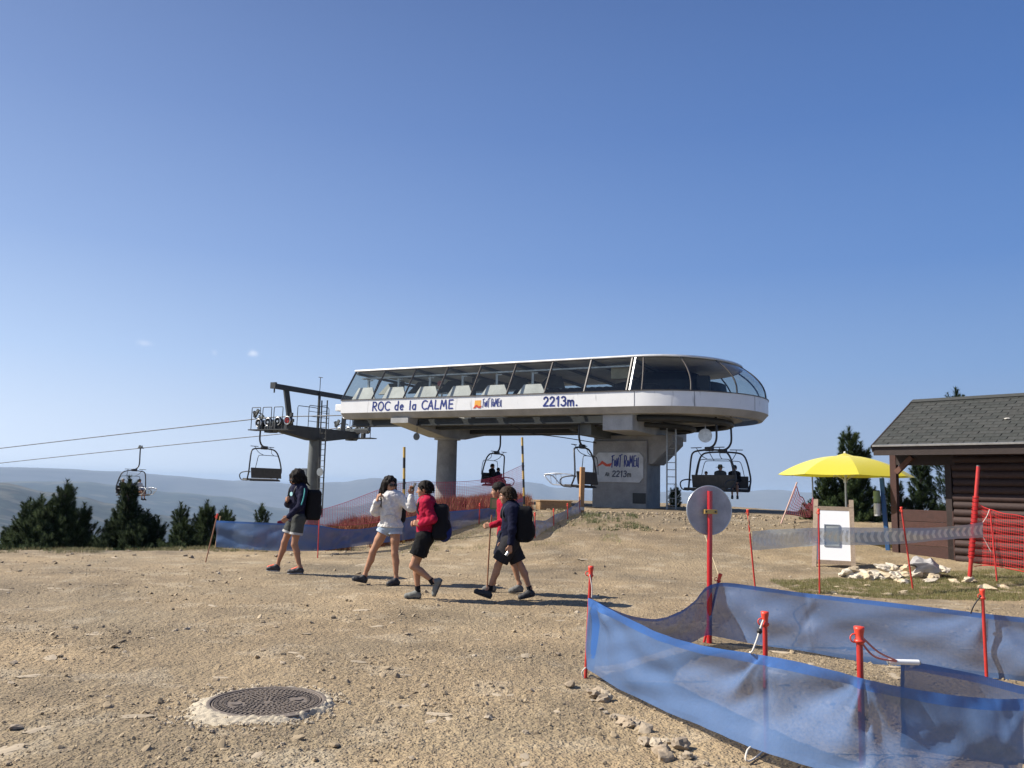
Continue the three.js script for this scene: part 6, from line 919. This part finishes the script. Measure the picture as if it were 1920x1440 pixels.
const inPatch = (x, z) => { const u = (x - 7.2) / 3.2, d = -z; const near = 12.75 + 0.25 * noise(x * 1.1, 3, 1) + clamp((6.2 - x) * 0.25, 0, 2), far = 15.3 + 0.3 * noise(x * 0.9, 7, 2) - clamp((6.4 - x) * 0.35, 0, 2) + (x > 8 ? 0.8 : 0); return x > 4.55 && x < 12.5 && d > near && d < far && noise(x * 2.2, z * 2.2, 4) > -0.34; };
scatter('grass', 'short green alpine turf in front of the cabin', 'grass', tuft(7, 0.05, 0.0035, 0.07, 3), M_grass, 15000, (r) => { const x = 4.4 + r() * 8, z = -12.3 - r() * 4; if (!inPatch(x, z)) return null; const k = 0.7 + 0.5 * r(), d = 0.8 + 0.5 * noise(x * 1.6, z * 1.6, 9); return { p: [x, groundFine(x, z) - 0.004, z], s: [k, k * (0.7 + 0.6 * r()), k], c: [1.0 + 0.35 * r() * d, 1, 0.9] }; }, 5);
scatter('dry_grass', 'thin straw-coloured grass along the left crest and mound flanks', 'grass', tuft(6, 0.09, 0.004, 0.1, 7), M_dry, 4200, (r) => { const a = r(); let x, z; if (a < 0.5) { x = -12 + r() * 7; z = -16.2 - 0.45 * clamp(x + 10, -30, 6) - r() * 4 + 0.4; } else { x = -6 + r() * 9; z = -18.5 - r() * 8; } if (x > 2.6 && z > -25) return null; if (noise(x * 0.8, z * 0.8, 2) < 0.08) return null; const k = 0.45 + r() * 0.75; return { p: [x, groundFine(x, z) - 0.004, z], s: [k, k, k], c: [1 - 0.3 * r(), 1, 0.9] }; }, 6);
scatter('rusty_scrub', 'rust-brown dry scrub growing behind the dark blue barrier', 'scrub', tuft(16, 0.34, 0.006, 0.3, 9), M_rust, 3800, (r) => { const x = -5.8 + r() * 6.4, fz = x < -3.6 ? -18.1 : -18.1 - (x + 3.6) * 1.58, z = fz - 0.9 - r() * 5; const top = noise(x * 0.7, z * 0.5, 8); if (top < -0.25) return null; const k = 0.8 + 0.7 * r() + top * 0.5; return { p: [x, groundY(x, z) - 0.02, z], s: [k, k, k], c: [0.8 + 0.6 * r(), 0.8 + 0.5 * r(), 0.9] }; }, 8);
scatter('mound_weeds', 'sparse green weeds on the shaded flank of the mound', 'weeds', tuft(8, 0.08, 0.006, 0.12, 11), M_grass, 200, (r) => { const x = 2.0 + r() * 1.6, z = -20.5 - r() * 4; if (noise(x * 1.5, z * 1.5, 3) < 0.0) return null; const k = 0.7 + r() * 0.7; return { p: [x, groundFine(x, z), z], s: [k, k, k], c: [0.6, 0.7, 0.6] }; }, 9);
// ---------------------------------------------------------------- stones, rocks, manhole
function stoneGeo(seed, detail, rough, flat = 0.65) {
  const g = mergeVertices(new THREE.IcosahedronGeometry(1, detail).deleteAttribute('uv').deleteAttribute('normal')), p = g.attributes.position, r = rng(seed), planes = Array.from({ length: 9 }, () => { const v = V3(r() - 0.5, (r() - 0.5), r() - 0.5).normalize(); return [v, 0.55 + r() * 0.3]; });
  for (let i = 0; i < p.count; i++) { const v = V3().fromBufferAttribute(p, i); let k = 1 + rough * noise(v.x * 1.7 + seed, v.y * 1.7, v.z * 1.7); v.multiplyScalar(k); for (const [n, d] of planes) { const q = v.dot(n) - d; if (q > 0) v.addScaledVector(n, -q * 0.92); } v.y *= flat; p.setXYZ(i, v.x, v.y, v.z); }
  const q = g.toNonIndexed(); q.computeVertexNormals(); q.setAttribute('uv', new THREE.BufferAttribute(new Float32Array(q.attributes.position.count * 2), 2)); return q;
}
const M_stoneI = mat(0.30, 0.238, 0.155, 0.95), M_stones = [worn(0.38, 0.31, 0.22, 0.95, { bump: 0.0002, k: 0.4 }), worn(0.38, 0.30, 0.205, 0.95, { bump: 0.0002, k: 0.4 }), worn(0.33, 0.265, 0.19, 0.95, { bump: 0.0002, k: 0.4 }), worn(0.44, 0.37, 0.27, 0.95, { bump: 0.0002, k: 0.4 })];
const onDirt = (x, z) => !inPatch(x, z) && !(Math.hypot(x + 1.59, z + 5.77) < 0.47);
const wedge = (r, d0, d1, pw) => { const d = d0 * Math.pow(d1 / d0, Math.pow(r(), pw)), x = (r() * 2 - 1) * d * 0.68; return [x, -d]; };
// gravel in three grains
for (const [i, n, s0, s1, d0, d1, seed] of [[0, 42000, 0.003, 0.0095, 3.6, 14, 21], [1, 6500, 0.007, 0.02, 3.6, 24, 22], [2, 620, 0.014, 0.036, 4, 26, 23]])
  scatter('gravel', ['fine crumbled grit scattered over the bare dirt', 'loose gravel scattered over the bare dirt', 'coarse pebbles scattered over the bare dirt'][i], 'gravel', stoneGeo(40 + i, i > 1 ? 1 : 0, 0.5), M_stoneI, n, (r) => { const [x, z] = wedge(r, d0, d1, 0.85); const k = fbm(x * 0.55 + 3, z * 0.55, 5, 3); if (r() > 0.32 + 2.0 * k || !onDirt(x, z)) return null; const s = s0 * Math.pow(s1 / s0, Math.pow(r(), 1.8)), t = r(), c = 0.78 + 0.5 * r(); return { p: [x, groundFine(x, z) + s * 0.15, z], r: [r() * 0.8, r() * 6.28, r() * 0.8], s: [s * (0.8 + 0.7 * r()), s * (0.6 + 0.5 * r()), s], c: t > 0.85 ? [1.3 * c, 1.3 * c, 1.28 * c] : [c, c * 0.98, c * 0.95] }; }, seed);
scatter('rubble', 'stony rubble strewn over the slope below the pillar', 'rubble', stoneGeo(71, 1, 0.5), mat(0.27, 0.21, 0.135, 0.95), 1800, (r) => { const x = 1.2 + r() * 7, z = -20.5 - r() * 7; if (r() > 0.35 + 1.5 * fbm(x * 0.7, z * 0.7, 3, 3) + 0.3 * sstep(-22, -26, z)) return null; const s = 0.012 * Math.pow(4, Math.pow(r(), 2)), c = 0.7 + 0.7 * r(); return { p: [x, groundFine(x, z) + s * 0.2, z], r: [r(), r() * 6, r()], s: [s * 1.4, s, s], c: [c, c, c * 0.98] }; }, 33);
scatter('embedded_rock', 'pale flat rock just breaking the surface of the dirt', 'rock', stoneGeo(55, 2, 0.6, 0.5), mat(0.36, 0.295, 0.205, 0.95, { bumpMap: wearBump, bumpScale: 0.01 }), 170, (r) => { const [x, z] = wedge(r, 3.8, 17, 0.7); if (!onDirt(x, z)) return null; const s = 0.035 + 0.09 * r() * r(); return { p: [x, groundFine(x, z) - s * 0.02, z], r: [0.12 * (r() - 0.5), r() * 6.28, 0.12 * (r() - 0.5)], s: [s * 1.5, s * 0.16, s * 0.8], c: (() => { const q = 0.85 + 0.4 * r(); return [q, q, q]; })() }; }, 24);
// single stones that can be picked out
const SG = [1, 2, 3, 4, 5, 6].map((s) => stoneGeo(s * 7, 2, 0.7, 0.7)), BIG = [11, 12, 13, 14].map((s) => stoneGeo(s * 5, 3, 0.6, 0.72));
function stone(label, x, z, s, g, m, group, y = null, sc = [1, 1, 1], rot = 0) { const o = mesh('stone', g, m); o.position.set(x, (y ?? groundFine(x, z)) + s * 0.28 * sc[1], z); o.scale.set(s * sc[0], s * sc[1], s * sc[2]); o.rotation.set(0.15 * Math.sin(x * 9), rot, 0.15 * Math.cos(z * 7)); return tag(o, label, 'stone', group); }
{ const r = rng(91);
  // the heap along the foot of the near blue barrier
  for (let i = 0; i < 38; i++) { const t = r(), x = 0.66 + 0.52 * t + (r() - 0.5) * 0.2 - 0.02, z = -6.55 + 1.85 * t + (r() - 0.5) * 0.3; const s = 0.02 + 0.042 * Math.pow(r(), 1.6); if (x > 1.36) continue; stone('pale rough stone in the row along the foot of the near blue mesh', x - 0.06, z, s, SG[i % 6], M_stones[i % 4], 'stones along the near blue barrier', null, [1.1, 0.9, 0.9], r() * 6); }
  for (let i = 0; i < 100; i++) { const [x, z] = wedge(r, 4.2, 16, 0.95); if (!onDirt(x, z) || x > 0.4 + 0.0 * z && z > -9 && x > 0.55) continue; stone('small loose tan stone lying alone on the bare dirt', x, z, 0.013 + 0.026 * r() * r() + 0.001 * -z, SG[i % 6], M_stones[i % 4], 'loose stones on the dirt', null, [1.1, 0.75, 0.9], r() * 6); }
  for (let i = 0; i < 26; i++) { const x = -9.8 + r() * 8.5, z = -16.1 - 0.4 * clamp(x + 10, 0, 6) + r() * 2.2 - 0.9; stone('pale stone on the stony rim of the left crest', x, z, 0.03 + 0.05 * r() * r(), SG[i % 6], M_stones[(i * 3) % 4], 'stones on the left crest', null, [1.2, 0.8, 0.9], r() * 6); }
  for (let i = 0; i < 34; i++) { const x = 1.6 + r() * 5.5, z = -22.5 - r() * 4.5; stone('grey-tan stone on the rubble slope below the concrete pillar', x, z, 0.03 + 0.07 * r() * r(), SG[i % 6], M_stones[(i * 5) % 4], 'rubble on the mound', null, [1.2, 0.75, 0.9], r() * 6); }
  // rock heap before the cabin
  const W = worn(0.62, 0.55, 0.43, 0.95, { bump: 0.003, k: 0.6 }), Y = worn(0.58, 0.47, 0.31, 0.95, { bump: 0.003, k: 0.6 }), G = worn(0.44, 0.42, 0.39, 0.95, { bump: 0.003, k: 0.6 });
  const heap = [], hr = rng(17);
  for (let i = 0; i < 30; i++) { const t = hr(), x = 6.15 + 1.95 * t, z = -15.25 + 0.35 * (hr() - 0.5) - (t < 0.6 ? 0.15 : 0) + 0.25 * Math.sin(t * 7), lay = i > 19 ? 1 : 0; heap.push([x, z - 0.1 * lay, (0.085 + 0.12 * Math.pow(hr(), 1.3)) * (lay ? 0.85 : 1), [W, Y, W, Y][i % 4], lay * 0.11]); }
  for (let i = 0; i < 8; i++) heap.push([6.4 + 1.9 * hr(), -14.75 - 0.25 * hr(), 0.05 + 0.07 * hr(), [W, Y][i % 2], 0]);
  heap.forEach(([x, z, s, m, up], i) => stone('angular pale rock in the heap before the cabin', x, z, s, BIG[i % 4], m, 'rock heap before the cabin', groundY(x, z) + up, [1.25, 0.85, 0.9], i * 1.3));
  stone('largest boulder, grey and white, on top of the rock heap', 7.72, -15.5, 0.3, stoneGeo(83, 4, 0.9, 0.75), G, null, groundY(7.7, -15.5) + 0.16, [1.45, 0.62, 0.9], 0.5);
  for (const [x, z, s] of [[8.1, -14.2, 0.14], [8.5, -14.35, 0.09], [5.1, -13.1, 0.05], [6.0, -13.3, 0.06], [6.1, -14.3, 0.05], [5.5, -14.0, 0.04], [6.4, -13.6, 0.06]]) stone('single pale rock lying in the turf', x, z, s, BIG[Math.round(x * 10) % 4], Y, 'rocks in the turf', null, [1.4, 0.6, 0.9], x);
}
scatter('mortar_crumbs', 'pale crumbs of mortar strewn round the manhole', 'crumbs', stoneGeo(61, 1, 0.6), mat(0.46, 0.38, 0.26, 0.95), 700, (r) => { const a = r() * 6.28, q = 0.41 + 0.28 * Math.pow(r(), 1.6) * (0.5 + Math.max(0, Math.cos(a - 2.7))), x = -1.59 + Math.cos(a) * q, z = -5.77 + Math.sin(a) * q, s = 0.004 + 0.014 * Math.pow(r(), 3); return { p: [x, groundFine(x, z) + 0.006, z], r: [r(), r() * 6, r()], s: [s * 1.3, s, s] }; }, 31);
{ // manhole with a mortar collar
  const x = -1.59, z = -5.77, y = groundFine(x, z) + 0.02, mh = thing('manhole_cover', 'round cast iron manhole cover set in crumbling pale mortar', 'manhole cover', [x, y, z], 0.4), M_iron = worn(0.19, 0.155, 0.125, 0.75, { bump: 0.002, k: 4, metalness: 0.15 });
  const r = rng(3), coll = [];
  mesh('mortar_collar', sheet(200, 20, (u, v) => { const a = u * 2 * Math.PI, jag = 0.05 + 0.17 * Math.max(0, Math.cos(a - 2.5)) ** 2 + 0.09 * noise(Math.cos(a) * 2.5, Math.sin(a) * 2.5, 3) + 0.06 * noise(Math.cos(a) * 9, Math.sin(a) * 9, 5), R = 0.385 + (u === 1 ? 0 : 0) + v * jag; return [Math.cos(a) * R, 0.008 - 0.05 * Math.pow(v, 2.2) + 0.016 * noise(Math.cos(a) * R * 26, Math.sin(a) * R * 26, 2) + 0.008 * noise(Math.cos(a) * R * 60, Math.sin(a) * R * 60, 4), Math.sin(a) * R]; }), worn(0.52, 0.45, 0.33, 0.95, { bump: 0.003, k: 4 }), mh);
  mesh('frame_ring', new THREE.LatheGeometry([[0.362, -0.03], [0.362, 0.006], [0.368, 0.01], [0.388, 0.01], [0.394, 0.0], [0.394, -0.03]].map(([a, b]) => new THREE.Vector2(a, b)), 80), M_iron, mh);
  const cv = mesh('lid_plate', disc(0.357, 0.03, 0, -0.016, 0, 'y', 80), M_iron, mh);
  const studs = []; for (let k = 1; k < 12; k++) { const R = 0.028 * k + 0.02, n = Math.round(R * 2 * Math.PI / 0.034); for (let i = 0; i < n; i++) { const a = i / n * 2 * Math.PI + k * 0.37; if (k > 4 && k < 9 && Math.abs(Math.cos(a)) > 0.93) continue; studs.push(bx(0.021 + 0.006 * r(), 0.009, 0.013, R, 0.003, 0, 0, 0.5 * (r() - 0.5) + (k % 2 ? 0.6 : -0.6)).rotateY(-a)); } }
  tag(mesh('tread_studs', studs, M_iron, cv), null, null, null, 'stuff');
  mesh('lid_rim', new THREE.TorusGeometry(0.35, 0.006, 6, 80).rotateX(Math.PI / 2).translate(0, 0.001, 0), M_iron, cv);
  for (const s of [-1, 1]) mesh('key_plate', disc(0.035, 0.008, s * 0.2, 0.002, 0.0, 'y', 20), M_iron, cv);
  mesh('hinge_lug', bx(0.09, 0.03, 0.05, 0.1, -0.004, 0.4, 0, 0.2, 0, 0.006), M_iron, mh);
}
scene.traverse((o) => { if (o.isMesh) { o.castShadow = true; o.receiveShadow = true; } });
renderer.render(scene, camera);
